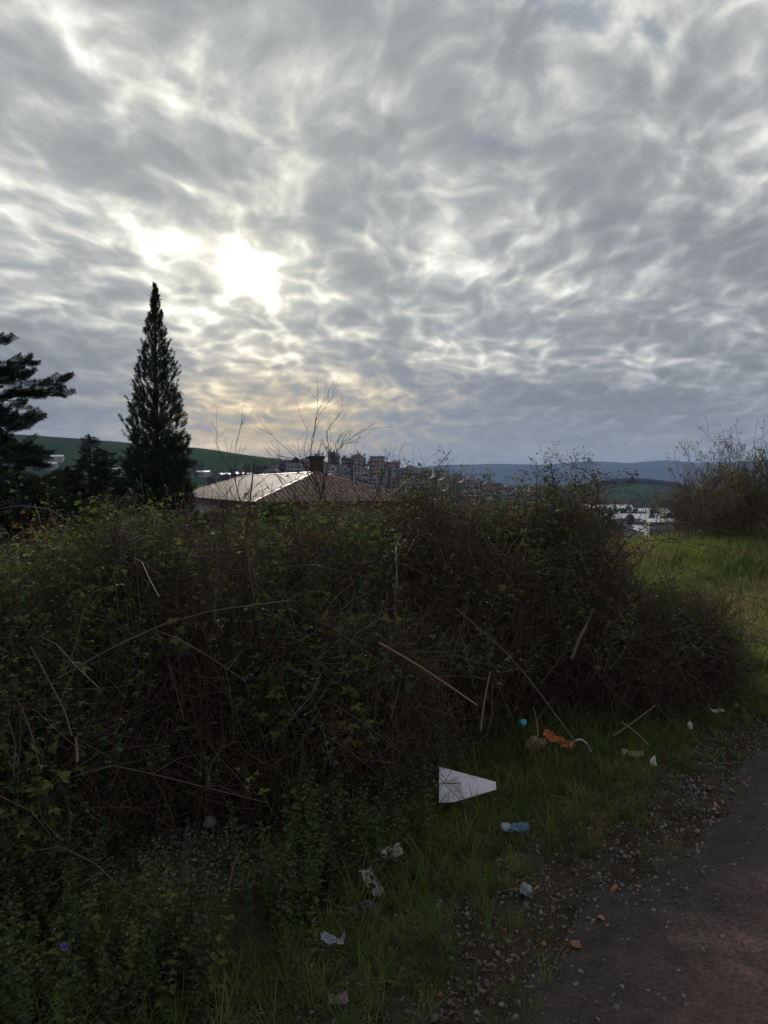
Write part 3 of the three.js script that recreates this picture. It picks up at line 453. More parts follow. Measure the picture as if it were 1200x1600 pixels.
evergreen('evergreen_shrub', 'dark evergreen shrub below the small pointed conifer', onGround([-7.525, 0.987, -18]), 1.3, 2.0, [0.026, 0.036, 0.018], 92, 1300);
evergreen('evergreen_shrub', 'olive shrub between the small conifer and the cypress foot', onGround([-6.909, 0.936, -19.5]), 1.05, 2.1, [0.05, 0.055, 0.022], 93, 1000);
evergreen('evergreen_shrub', 'dark shrub in front of the tall cypress foot', onGround([-6.172, 0.885, -21]), 1.3, 1.7, [0.028, 0.036, 0.018], 94, 1200);
evergreen('evergreen_shrub', 'low green shrub in front of the house wall', onGround([-3.801, 0.81, -17]), 1.2, 1.35, [0.045, 0.065, 0.022], 95, 900);
evergreen('evergreen_shrub', 'low green shrub in front of the near corner of the tile roof', onGround([-2.319, 0.856, -16]), 1.2, 1.4, [0.045, 0.065, 0.022], 96, 900);

// valley trees: one bare-crowned and one dark evergreen kind, seen from far
const farTuft = leafTuft(101, 22, 0.5);
function valleyTree(kind) { const t = new THREE.Group(), r = rng(kind + 200), mb = new MB(), l = []; mb.tube([V(0, -1, 0), V(0.1, 2, 0), V(0, 5, 0.1)], 0.25, 0.1, 5);
  if (kind === 0) { const tips = []; grow(mb, V(0, 2, 0), V(0, 1, 0), 3, 0.14, 4, { wander: 0.2, up: 0.2, kids: [3, 4], spread: 0.9, fine: 0.03 }, r, tips); part('trunk', mb.geo(), bark, t); tips.forEach(([p], k) => { if (r() < 0.5) l.push([p.x, p.y, p.z, 0.6, r(), r() * 6, r(), shade(r, [0.07, 0.055, 0.04])]); }); }
  else if (kind === 1) { part('trunk', mb.geo(), bark, t); for (let k = 0; k < 150; k++) { const d = rndDir(r); l.push([d.x * 2.4 * (0.6 + 0.4 * r()), 4.6 + d.y * 2.7 * (0.7 + 0.4 * r()), d.z * 2.4 * (0.6 + 0.4 * r()), 1 + 0.6 * r(), r(), r() * 6, r(), shade(r, [0.03, 0.042, 0.02], 0.6)]); } }
  else { part('trunk', mb.geo(), bark, t); for (let k = 0; k < 170; k++) { const f = r(), a = r() * 6.28, rr = 1.7 * (1 - f) * (0.7 + 0.4 * r()) + 0.1; l.push([Math.cos(a) * rr, 0.6 + f * 8.6, Math.sin(a) * rr, 0.9 * (1.2 - 0.7 * f), r(), r() * 6, r(), shade(r, [0.022, 0.034, 0.02], 0.5)]); } }
  scatter('crown', farTuft, leafM, l, t); return t; }
const valleyKinds = [0, 1, 2].map(valleyTree);
function plant(kind, name, label, group, [x, , z], s, turn = 0) { const c = valleyKinds[kind].clone(); c.name = numbered(name); c.position.set(x, Y1(x, z), z); c.scale.setScalar(s); c.rotation.y = turn; scene.add(c); return describe(c, label, 'tree', group); }
plant(2, 'valley_conifer', 'lone dark conifer standing among the pale sheds in the right-hand valley', undefined, [138.453, -15.333, -400], 1.5);
plant(1, 'valley_tree', 'dark rounded tree in front of the broad white-roofed shed', undefined, [89.135, -16.525, -240], 1.2);
{
  const r = rng(777);
  for (let k = 0; k < 34; k++) { const d = 610 + r() * 210, px = -0.265 + 0.235 * (k + r()) / 34; plant(r() < 0.6 ? 0 : 1, 'valley_tree', 'tree in the grey belt of trees along the foot of the green hill', 'trees at the foot of the green hill', [px * d, 0, -d], 0.9 + 0.9 * r(), r() * 6); }
  for (let k = 0; k < 26; k++) { const d = 400 + r() * 260, px = -0.06 + 0.23 * (k + r()) / 26; plant(r() < 0.5 ? 0 : 1, 'town_tree', 'small tree growing between the buildings of the hillside town', 'trees in the hillside town', [px * d, 0, -d], 0.6 + 0.4 * r(), r() * 6); }
  for (let k = 0; k < 40; k++) { const d = (k < 8 ? 140 : 330) + r() * (k < 8 ? 80 : 360), px = 0.20 + 0.24 * r(); plant(r() < 0.75 ? 0 : 1, 'valley_tree', 'leafless or dark tree scattered among the sheds of the right-hand valley', 'trees among the right-hand sheds', [px * d, 0, -d], 0.6 + 0.5 * r(), r() * 6); }
  for (let k = 0; k < 16; k++) { const d = 70 + r() * 110, px = -0.30 + 0.34 * (k + r()) / 16; plant(0, 'valley_tree', 'leafless tree beyond the tiled house on the slope', 'leafless trees beyond the tiled house', [px * d, 0, -d], 0.55 + 0.3 * r(), r() * 6); }
  const hl = []; for (let k = 0; k < 1500; k++) { const row = k % 9, x = 60 + r() * 900, z = -(620 + row * 95) - 0.12 * x + 40 * noise(x / 120, row) + (r() - 0.5) * 22; if (noise(x / 70, row * 3.3) < -0.05) continue; hl.push([x, Y1(x, z) + 1.5, z, 3.5 + 3 * r(), r(), r() * 6, r(), shade(r, [0.028, 0.032, 0.02], 0.5)]); }
  const hr = scatter('far_hedgerows', farTuft, leafM, hl, scene); hr.userData.label = 'dark belts of trees between the far fields'; hr.userData.category = 'hedgerow';
  // wood on the far dark hill: one mass
  const l = []; for (let k = 0; k < 2600; k++) { const x = 545 + (r() + r() - 1) * 115, z = -1660 + (r() - 0.6) * 220; l.push([x, Y1(x, z) + 3, z, 6 + 4 * r(), r(), r() * 6, r(), shade(r, [0.02, 0.028, 0.018], 0.5), 1.4]); }
  const w = scatter('far_wood', farTuft, leafM, l, scene); w.userData.label = 'dark wood covering the low far hill'; w.userData.category = 'wood';
}

// ---------------------------------------------------------------- the bramble thicket along the verge
// knot of thin crossing twigs, about 0.7 m across
function twigKnot(seed, n, upright) { const r = rng(seed), mb = new MB(); for (let k = 0; k < n; k++) { const o = rndDir(r).multiplyScalar(0.28 * Math.cbrt(r())), d = rndDir(r); d.y = d.y * (1 + upright) + 0.25 * upright; d.normalize(); const L = 0.14 + r() * 0.32, b = rndDir(r).multiplyScalar(0.08 + 0.12 * r()), pts = []; for (let j = 0; j <= 4; j++) { const t = j / 4 - 0.5; pts.push(o.clone().addScaledVector(d, L * t).addScaledVector(b, t * t * 2 - 0.2).addScaledVector(rndDir(r), 0.008)); } mb.tube(pts, 0.0012 + r() * 0.0013, 0.0008, 3); } return mb.geo(); }
const knots = [twigKnot(301, 40, 0.3), twigKnot(302, 40, 0.9), twigKnot(303, 36, 1.5)];
// leafy shoot with three-part leaves; grows along +y
function brambleShoot(seed, leaves, size) { const r = rng(seed), mb = new MB(), tip = V((r() - 0.5) * 0.08, 0.16 + r() * 0.08, (r() - 0.5) * 0.08); mb.tube([V(0, 0, 0), tip.clone().multiplyScalar(0.5).add(V(0.01, 0, 0.01)), tip], 0.0022, 0.001, 3);
  for (let k = 0; k < leaves; k++) { const t = 0.15 + 0.85 * k / (leaves - 1), a = k * 2.4 + r(), o = tip.clone().multiplyScalar(t), out = V(Math.cos(a), 0.35 + 0.5 * r(), Math.sin(a)).normalize(), p = o.clone().addScaledVector(out, 0.03 + 0.03 * r()); mb.tube([o, p], 0.0011, 0.0008, 3); const nrm = V(out.x * -0.5 + (r() - 0.5) * 0.6, 1, out.z * -0.5 + (r() - 0.5) * 0.6).normalize(), side = V().crossVectors(out, nrm), L = size * (0.7 + 0.6 * r()), droop = V(0, -0.35 * r(), 0); mb.leaf(p, out.clone().add(droop), nrm, L, L * 0.62, 0.16); for (const s of [-1, 1]) mb.leaf(p, out.clone().multiplyScalar(0.45).addScaledVector(side, s).add(droop), nrm, L * 0.8, L * 0.5, 0.16); } return mb.geo(); }
const shoots = [brambleShoot(311, 6, 0.030), brambleShoot(312, 6, 0.035), brambleShoot(313, 8, 0.025)];
const dryTwig = matte(0xffffff, 0.9), caneM = matte(rgb(0.082, 0.052, 0.042), 0.8), brambleLeaf = leafy(0xffffff, 0.5, 0.95);
const TWIG = [[0.078, 0.047, 0.038], [0.098, 0.060, 0.046], [0.062, 0.042, 0.034], [0.115, 0.080, 0.058]];
const GREEN = [[0.075, 0.105, 0.026], [0.105, 0.130, 0.030], [0.055, 0.080, 0.024], [0.150, 0.155, 0.036]], RUST = [[0.15, 0.075, 0.035], [0.11, 0.075, 0.035]];
function bramble(label, x, z, rx, rz, h, o) {
  const y0 = Y1(x, z), t = thing('bramble_bush', label, 'bush', [x, y0, z], 0, 'bramble bushes of the thicket'), r = rng(o.seed), canes = new MB(), kn = [[], [], []], lv = [[], [], []];
  const top = (u, v) => { const q = Math.hypot(u, v); return h * Math.pow(Math.max(0, 1 - Math.pow(q, 3.2)), 0.55) * (1 + 0.30 * noise((x + u * rx) * 1.5 + 3, (z + v * rz) * 1.2) + 0.20 * noise((x + u * rx) * 4.1, (z + v * rz) * 4.1 + 9)); };
  const spot = () => { const a = r() * 6.283, q = Math.sqrt(r()) * 0.90; return [Math.cos(a) * q, Math.sin(a) * q]; };
  for (let k = 0; k < o.knots; k++) { const [u, v] = spot(), H = top(u, v), y = H * (1 - 0.92 * Math.pow(r(), 1.15)) - 0.10; kn[k % 3].push([u * rx, Math.max(0.08, y), v * rz, 0.75 + 0.6 * r(), (r() - 0.5) * 0.8, r() * 6.283, (r() - 0.5) * 0.8, shade(r, TWIG[Math.floor(r() * 4)], 0.5)]); }
  for (let k = 0; k < o.leaves * (o.lush ? 1.25 : 2.0); k++) {
    const [u, v] = spot(), H = top(u, v), deep = Math.pow(r(), o.lush ? 1.05 : 1.3), y = H * (1 - 0.9 * deep);
    const patch = noise((x + u * rx) * 1.5 + 50, y * 2.2 + (z + v * rz) * 1.1); if (patch < -0.05 - (o.lush ?? 0) * 0.3 && r() < 0.8) continue;
    const c = r() < (o.rust ?? 0.06) * 2 + 0.1 * deep ? RUST[Math.floor(r() * 2)] : GREEN[Math.floor(r() * 4)];
    lv[k % 3].push([u * rx, Math.max(0.05, y), v * rz, 0.7 + 0.75 * r(), (r() - 0.5) * 1.3, r() * 6.283, (r() - 0.5) * 1.3, shade(r, c, 0.5)]);
  }
  for (let k = 0; k < o.canes; k++) {                                 // arching canes, some standing clear of the mass
    const [u, v] = spot(), a = r() * 6.283, H = Math.max(0.3, top(u * 0.8, v * 0.8)) * (0.75 + 0.38 * r() + (r() < 0.15 ? 0.16 : 0)), L = 0.35 + 0.9 * r(), pts = [], drop = 0.2 + 0.6 * r();
    for (let j = 0; j <= 9; j++) { const q = j / 9; pts.push(V(u * rx * 0.8 + Math.cos(a) * L * q * q + 0.03 * (r() - 0.5), H * Math.sin(Math.min(1, q * 1.25) * Math.PI / 2) - (q > 0.7 ? (q - 0.7) * drop : 0) + 0.02 * (r() - 0.5), v * rz * 0.8 + Math.sin(a) * L * q * q + 0.03 * (r() - 0.5))); }
    canes.tube(pts, 0.0045 + 0.003 * r(), 0.0018, 4);
    if (r() < 0.5) for (let j = 5; j <= 9; j++) lv[j % 3].push([pts[j].x, pts[j].y, pts[j].z, 0.5 + 0.4 * r(), (r() - 0.5), r() * 6.28, (r() - 0.5), shade(r, GREEN[Math.floor(r() * 4)], 0.5)]);
    for (let j = 3; j < 9; j += 1) { const e = rndDir(r), p = pts[j]; canes.tube([p, p.clone().addScaledVector(e, 0.12), p.clone().addScaledVector(e, 0.24 + 0.15 * r()).add(V(0, -0.04, 0))], 0.0022, 0.001, 3); }
  }
  for (const c of o.extra ?? []) {
    const pts = c.map((p) => V(p[0] - x, p[1] - y0, p[2] - z)), cv = new THREE.CatmullRomCurve3(pts).getPoints(26); canes.tube(cv, 0.006, 0.0025, 5);
    cv.forEach((p, j) => { if (j > 8 && j % (o.dense ?? 1) === 0) for (let m = 0; m < 1; m++) lv[(j + m) % 3].push([p.x + (r() - .5) * .02, p.y, p.z, 0.5 + 0.3 * r(), (r() - 0.5) * 1.6, r() * 6.28, (r() - 0.5) * 1.6, shade(r, r() < 0.55 ? [0.055, 0.035, 0.028] : GREEN[Math.floor(r() * 4)], 0.5)]); });
  }
  const dl = [[], [], []]; for (let k = 0; k < o.knots * 2.2; k++) { const [u, v] = spot(), H = top(u, v), y = H * (1 - 0.95 * Math.pow(r(), 1.3)); dl[k % 3].push([u * rx, Math.max(0.03, y), v * rz, 0.35 + 0.45 * r(), r() * 3, r() * 6.28, r() * 3, shade(r, [[0.13, 0.08, 0.055], [0.09, 0.06, 0.045], [0.17, 0.11, 0.07]][Math.floor(r() * 3)], 0.5)]); }
  dl.forEach((l, k) => scatter('withered_leaves', tuftsLeaf[k], leafM, l, t));
  part('canes', canes.geo(), caneM, t); kn.forEach((l, k) => scatter('twig_tangle', knots[k], dryTwig, l, t)); lv.forEach((l, k) => l.length && scatter('leaves', shoots[k], brambleLeaf, l, t));
}
bramble('dark green bramble at the left edge below the cedar', -3.35, -4.7, 1.35, 1.5, 1.12, { seed: 401, knots: 380, leaves: 2300, canes: 46, lush: 0.5 });
bramble('leafy bramble below the small conifer, left part of the thicket', -2.0, -4.4, 1.25, 1.5, 1.10, { seed: 402, knots: 400, leaves: 2000, canes: 50, lush: 0.4 });
bramble('bramble with bright leaves on top in front of the house wall', -0.95, -4.9, 1.2, 1.5, 1.26, { seed: 403, knots: 400, leaves: 1150, canes: 50, lush: 0.1 });
bramble('brown twiggy bramble in front of the chimney, middle of the thicket', -0.05, -5.6, 1.2, 1.35, 1.27, { seed: 404, knots: 420, leaves: 800, canes: 54, dense: 3, extra: [[[-0.108, 1.423, -5.2], [-0.034, 1.574, -5.2], [-0.013, 1.703, -5.25]]] });
bramble('brown twiggy bramble in front of the hillside town behind the white board', 0.65, -6.1, 1.05, 1.3, 1.31, { seed: 405, knots: 430, leaves: 720, canes: 56, rust: 0.14, dense: 3, extra: [[[0.348, 1.456, -5.6], [0.38, 1.641, -5.6], [0.375, 1.733, -5.6]], [[0.26, 1.406, -5.7], [0.189, 1.524, -5.7], [0.226, 1.632, -5.7]], [[0.538, 1.403, -5.8], [0.499, 1.571, -5.8], [0.551, 1.666, -5.8]], [[0.671, 1.396, -6], [0.735, 1.52, -6], [0.704, 1.604, -6]], [[0.894, 1.396, -6], [0.854, 1.52, -6], [0.794, 1.574, -6]], [[1.01, 1.392, -6.1], [1.07, 1.544, -6.1], [1.135, 1.609, -6.1]]] });
bramble('bramble with the arching spray of dark leaves against the far hills', 1.28, -6.5, 0.78, 1.15, 1.36, { seed: 406, knots: 420, leaves: 780, canes: 50, rust: 0.12, extra: [[[1.325, 1.235, -6.2], [1.364, 1.492, -6.2], [1.332, 1.789, -6.2]], [[1.488, 1.229, -6.3], [1.746, 1.516, -6.3], [1.677, 1.688, -6.3], [1.431, 1.792, -6.3]], [[1.387, 1.235, -6.2], [1.616, 1.502, -6.2], [1.82, 1.584, -6.2], [1.999, 1.604, -6.2]]] });
bramble('low purplish bramble tangle at the right end beside the grass bank', 2.2, -6.0, 0.52, 0.6, 0.66, { seed: 407, knots: 170, leaves: 200, canes: 26, rust: 0.15 });
bramble('low bramble skirt right of the orange scrap in front of the thicket', 1.5, -5.55, 0.65, 0.55, 0.68, { seed: 408, knots: 190, leaves: 220, canes: 24, rust: 0.1 });
bramble('hanging bramble skirt left of the white board', -0.45, -4.1, 0.72, 0.55, 0.78, { seed: 409, knots: 220, leaves: 380, canes: 34 });
bramble('weedy bramble skirt left of the rubble at lower left', -1.85, -3.5, 0.75, 0.5, 0.80, { seed: 410, knots: 200, leaves: 650, canes: 34, lush: 0.6 });
bramble('low leafy bramble spilling over the weeds at the far lower left corner', -1.80, -2.95, 0.55, 0.36, 0.50, { seed: 414, knots: 80, leaves: 520, canes: 12, lush: 0.6, rust: 0.02 });
bramble('bramble behind the left half of the thicket front', -2.4, -6.9, 1.6, 1.4, 1.22, { seed: 411, knots: 170, leaves: 800, canes: 34 });
bramble('bramble behind the middle of the thicket front', -0.6, -7.6, 1.5, 1.3, 1.22, { seed: 412, knots: 170, leaves: 700, canes: 34 });
bramble('bramble at the back right of the thicket before the valley sheds', 1.4, -8.2, 0.8, 1.1, 1.12, { seed: 413, knots: 190, leaves: 420, canes: 36, rust: 0.12 });

// ---------------------------------------------------------------- grass, weeds and ground cover
function grassTuft(seed, n, L, w) { const r = rng(seed), mb = new MB(); for (let k = 0; k < n; k++) { const a = r() * 6.283, o = V(Math.cos(a) * 0.05 * r(), -0.01, Math.sin(a) * 0.05 * r()), tilt = 0.1 + 0.55 * r(), b = r() * 6.283, d = V(Math.cos(b) * tilt, 1, Math.sin(b) * tilt).normalize(), s = V(-Math.sin(b), 0, Math.cos(b)), len = L * (0.45 + 0.75 * r()); mb.blade(o, d, s, len, w * (0.7 + 0.6 * r()), V(Math.cos(b), -0.55, Math.sin(b)).multiplyScalar(len * 0.45 * r())); } return mb.geo(); }
const grassT = [grassTuft(501, 19, 0.14, 0.0042), grassTuft(502, 15, 0.20, 0.0045), grassTuft(503, 24, 0.09, 0.004)], grassM = leafy(0xffffff, 0.5, 0.8);
const GRASS = [[0.125, 0.172, 0.036], [0.170, 0.228, 0.046], [0.092, 0.130, 0.030], [0.24, 0.21, 0.075], [0.28, 0.22, 0.11]];
function inThicket(x, z) { for (const [cx, cz, a, b] of [[-3.35, -4.7, 1.35, 1.5], [-2, -4.4, 1.25, 1.5], [-0.95, -4.9, 1.2, 1.5], [-0.05, -5.6, 1.2, 1.35], [0.65, -6.1, 1.05, 1.3], [1.32, -6.5, 0.85, 1.15], [2.2, -6, .52, .6]]) if (((x - cx) / a) ** 2 + ((z - cz) / b) ** 2 < 0.8) return true; return false; }
{
  const r = rng(600), l = [[], [], []], bankL = [[], [], []];
  for (let k = 0; k < 21000; k++) {                                   // the verge near the path
    const s = -1.5 + r() * 12.5, q = 1.10 + r() * 4.4, [x, z] = fromRoad(s, q); if ((inThicket(x, z) || ((x + 0.8) / 0.38) ** 2 + ((z + 3.25) / 0.38) ** 2 < 1) && r() < 0.9) continue;
    const e = q - EDGE(s), cover = fbm(x * 1.6 + 20, z * 1.6, 3); if (e < 0.04 + 0.30 * cover + 0.12 * r() && r() < 0.95) continue; if (cover < -0.26 && r() < 0.5) continue;
    if (x < -0.15 && q > 1.95 && r() < 0.7) continue;
    const tall = 0.5 + 0.55 * sstep(0.1, 0.9, e) * (0.6 + 0.8 * noise(x * 0.9, z * 0.9 + 4)) + 0.3 * r();
    const dry = r() < 0.13 + 0.2 * noise(x * 0.7 + 9, z * 0.7); l[k % 3].push([x, Y1(x, z), z, tall, (r() - 0.5) * 0.5, r() * 6.28, (r() - 0.5) * 0.5, shade(r, GRASS[dry ? 3 + Math.floor(r() * 2) : Math.floor(r() * 3)], 0.5)]);
  }
  for (let k = 0; k < 32000; k++) {                                   // the sunlit bank
    const s = 7 + r() * 17, q = 0.9 + r() * 6.2, [x, z] = fromRoad(s, q); if (inThicket(x, z)) continue; if (q - EDGE(s) < 0.1 * r()) continue;
    const straw = noise(x * 0.55 + 3, z * 0.55) + 0.5 * noise(x * 1.7, z * 1.7) > 0.12 && r() < 0.6;
    bankL[k % 3].push([x, Y1(x, z), z, 0.95 + 0.8 * r() + 0.5 * Math.max(0, noise(x * 1.3, z * 1.3)), (r() - 0.5) * 0.5, r() * 6.28, (r() - 0.5) * 0.5, shade(r, straw ? GRASS[3 + Math.floor(r() * 2)] : GRASS[Math.floor(r() * 2)], 0.4)]);
  }
  for (const [name, lists, label] of [['verge_grass', l, 'rough green grass of the verge between thicket and path'], ['bank_grass', bankL, 'sunlit grass with straw patches on the bank at right']]) {
    const g = new THREE.Group(); g.name = name; g.userData = { kind: 'stuff', label, category: 'grass' }; scene.add(g); lists.forEach((e, k) => scatter('tufts', grassT[k], grassM, e, g));
  }
  // leafy weeds under and before the left brambles
  function weed(seed) { const q = rng(seed), mb = new MB(), h = 0.24 + 0.14 * q(), lean = V((q() - 0.5) * 0.1, h, (q() - 0.5) * 0.1); mb.tube([V(0, -0.02, 0), lean.clone().multiplyScalar(0.5), lean], 0.0025, 0.0012, 3); for (let k = 0; k < 24; k++) { const t = 0.1 + 0.9 * k / 23, a = k * 2.4 + q(), o = lean.clone().multiplyScalar(t).add(rndDir(q).multiplyScalar(0.015)), L = 0.034 * (1.25 - t * 0.6) * (0.7 + 0.5 * q()); mb.leaf(o, V(Math.cos(a), 0.25, Math.sin(a)), V(0, 1, 0).add(rndDir(q).multiplyScalar(0.4)), L, L * 0.55, 0.14); } return mb.geo(); }
  const weeds = [weed(701), weed(702), weed(703)], w = [[], [], []];
  for (let k = 0; k < 6000; k++) { const x = -3.6 + r() * 4.0, z = -1.7 - r() * 2.4; if (roadQ(x, z) < 1.78 + 0.35 * r() + 0.5 * Math.max(0, x + 0.25)) continue; if (noise(x * 1.8 + 7, z * 1.8) < -0.22) continue; const rub = ((x + 0.80) / 0.42) ** 2 + ((z + 3.22) / 0.40) ** 2; if (rub < 1 && r() < 0.95) continue; if (x > -1.05 && x < -0.45 && z > -3.3 && z < -2.55 && r() < 0.8) continue; w[k % 3].push([x, Y1(x, z), z, 0.5 + 0.5 * r() + 0.6 * Math.max(0, noise(x * 2.3, z * 2.3 + 5) + 0.15), (r() - 0.5) * 0.5, r() * 6.28, (r() - 0.5) * 0.5, shade(r, GREEN[Math.floor(r() * 3)], 0.5)]); }
  const g = new THREE.Group(); g.name = 'undergrowth'; g.userData = { kind: 'stuff', label: 'leafy green weeds covering the ground before the left brambles', category: 'weeds' }; scene.add(g); w.forEach((e, k) => scatter('weeds', weeds[k], grassM, e, g));
  // dead leaf and straw litter on the ground
  const lit = new MB(); for (let k = 0; k < 5; k++) lit.leaf(rndDir(r).multiplyScalar(0.03), V(r() - 0.5, 0.1, r() - 0.5), V(0, 1, 0), 0.035, 0.02, 0.25); for (let k = 0; k < 3; k++) { const d = V(r() - 0.5, 0.06, r() - 0.5).normalize(), o = rndDir(r).multiplyScalar(0.04).setY(0.01); lit.tube([o, o.clone().addScaledVector(d, 0.09)], 0.0012, 0.0008, 3); }
  const ll = []; for (let k = 0; k < 2000; k++) { const s = -1.5 + r() * 9, q = 1.25 + r() * 2.6, [x, z] = fromRoad(s, q); ll.push([x, Y1(x, z) + 0.012, z, 0.35 + 0.4 * r(), 0, r() * 6.28, 0, shade(r, [[0.11, 0.075, 0.045], [0.075, 0.05, 0.034], [0.14, 0.11, 0.07]][Math.floor(r() * 3)], 0.4)]); }
  const dl = scatter('dead_leaves', lit.geo(), dryTwig, ll, scene); dl.userData.label = 'dead leaves and straw lying on the verge'; dl.userData.category = 'litter';
}

// ---------------------------------------------------------------- stones
function stoneGeo(seed, flat = 0.62, cut = 0.42) { const g = new THREE.IcosahedronGeometry(1, 1), p = g.attributes.position, r = rng(seed), ax = [0, 1, 2, 3, 4, 5, 6].map(() => [rndDir(r), cut + 0.38 * r()]); const v = V(); for (let k = 0; k < p.count; k++) { v.fromBufferAttribute(p, k); for (const [d, c] of ax) { const q = v.dot(d); if (q > c) v.addScaledVector(d, c - q); } p.setXYZ(k, v.x, v.y * flat, v.z * 0.85); } g.computeVertexNormals(); return g; }
const stoneG = [801, 802, 803, 804].map((s) => stoneGeo(s)), chipG = [811, 812, 813, 814, 815].map((s) => stoneGeo(s, 0.8, 0.15)), stoneM = matte(0xffffff, 0.9);
const STONE = [[0.11, 0.10, 0.10], [0.075, 0.072, 0.075], [0.14, 0.12, 0.11], [0.10, 0.075, 0.068], [0.18, 0.17, 0.165]], BRICK = [0.30, 0.135, 0.075];
{
  const r = rng(900), l = [[], [], [], []];
  for (let k = 0; k < 34000; k++) {
    const s = -1.5 + Math.pow(r(), 1.2) * 13, n = r(), q = n < 0.55 ? EDGE(s) - 0.02 + (r() + r() + r() - 1.5) * 0.55 : -2.5 + r() * 3.9, [x, z] = fromRoad(s, q), sz = 0.003 + 0.011 * Math.pow(r(), 3);
    const y = q < EDGE(s) - 0.3 ? 0.012 : 0.0; l[k % 4].push([x, y + sz * 0.35, z, sz, r() * 0.5, r() * 6.28, r() * 0.5, shade(r, r() < 0.025 ? BRICK : STONE[Math.floor(r() * 5)], 0.4)]);
  }
  const g = new THREE.Group(); g.name = 'gravel'; g.userData = { kind: 'stuff', label: 'loose grey gravel and grit along the edge of the path', category: 'gravel' }; scene.add(g); l.forEach((e, k) => scatter('grit', stoneG[k], stoneM, e, g));
  // larger stones one can pick out
  const tones = STONE.map((c) => matte(rgb(...c), 0.9)), bricks = [0.8, 1, 1.2].map((k) => matte(rgb(BRICK[0] * k, BRICK[1] * k, BRICK[2] * k), 0.9));
  const spots = []; for (let k = 0; k < 64; k++) { const s = 0.2 + Math.pow(r(), 1.1) * 6.5; spots.push(fromRoad(s, EDGE(s) + 0.2 - r() * 0.75)); }
  spots.forEach(([x, z], k) => { const sz = 0.011 + 0.016 * r() * r(), m = single('stone', 'small grey stone lying loose along the gravelly edge of the path', 'stone', stoneG[k % 4], tones[k % 5], [x, sz * 0.4 + 0.006, z], r() * 6, 'loose stones along the path edge'); m.scale.set(sz * 1.2, sz, sz); });
  const chips = [[[0.907, 0, -2.994], 0.018], [[0.672, 0, -2.627], 0.020], [[0.794, 0, -2.788], 0.015], [[1.002, 0, -3.013], 0.014], [[1.301, 0, -3.266], 0.013], [[0.752, 0, -2.788], 0.010], [[0.852, 0, -2.747], 0.011], [[0.928, 0, -2.695], 0.009], [[0.465, 0, -2.393], 0.012], [[1.807, 0, -3.969], 0.014], [[1.648, 0, -3.793], 0.016], [[1.7, 0, -3.824], 0.012], [[1.619, 0, -3.697], 0.012], [[1.673, 0, -3.591], 0.012], [[1.442, 0, -3.504], 0.010], [[1.789, 0, -3.809], 0.010], [[1.564, 0, -3.639], 0.010], [[0.804, 0, -2.739], 0.010], [[1.102, 0, -3.294], 0.012], [[0.978, 0, -2.604], 0.007]];
  chips.forEach(([[x, , z], sz], k) => { const m = single('brick_chip', 'small chip of orange brick lying on the gritty edge of the path', 'brick chip', chipG[k % 5], bricks[k % 3], [x, sz * 0.35 + 0.012, z], r() * 6, 'orange brick chips on the path'); m.scale.set(sz * 1.7, sz * 1.1, sz * 1.2); });
  // rubble heap under the left brambles
  const rub = [[], [], [], []]; for (let k = 0; k < 2200; k++) { const a = r() * 6.283, q = Math.sqrt(r()), x = -0.82 + Math.cos(a) * q * 0.34, z = -3.28 + Math.sin(a) * q * 0.34, sz = 0.003 + 0.010 * Math.pow(r(), 3); rub[k % 4].push([x, Y1(x, z) + 0.085 * (1 - q * q) * r() + sz * 0.4, z, sz, r(), r() * 6.28, r(), shade(r, [[0.10, 0.075, 0.06], [0.13, 0.10, 0.085], [0.08, 0.065, 0.055], [0.2, 0.18, 0.165]][Math.floor(Math.pow(r(), 1.6) * 4)], 0.4)]); }
  const rg = new THREE.Group(); rg.name = 'rubble_heap'; rg.userData = { kind: 'stuff', label: 'low heap of pale rubble under the left brambles', category: 'rubble' }; scene.add(rg); rub.forEach((e, k) => scatter('rubble', stoneG[k], stoneM, e, rg));
  for (const [label, p, sz, tone] of [['grey lump of broken concrete on top of the rubble heap', [-0.789, 0.06, -3.443], 0.042, 4], ['pale rounded pebble left of the concrete lump', [-0.913, 0.05, -3.532], 0.018, 4], ['brown squarish stone behind the rubble heap', [-0.684, 0.05, -3.465], 0.028, 2]]) { const m = single('rubble_stone', label, 'stone', stoneG[(sz * 1000) % 4 | 0], tones[tone], [p[0], Y1(p[0], p[2]) + p[1] + sz * 0.3, p[2]], 1.3); m.scale.setScalar(sz); }
}

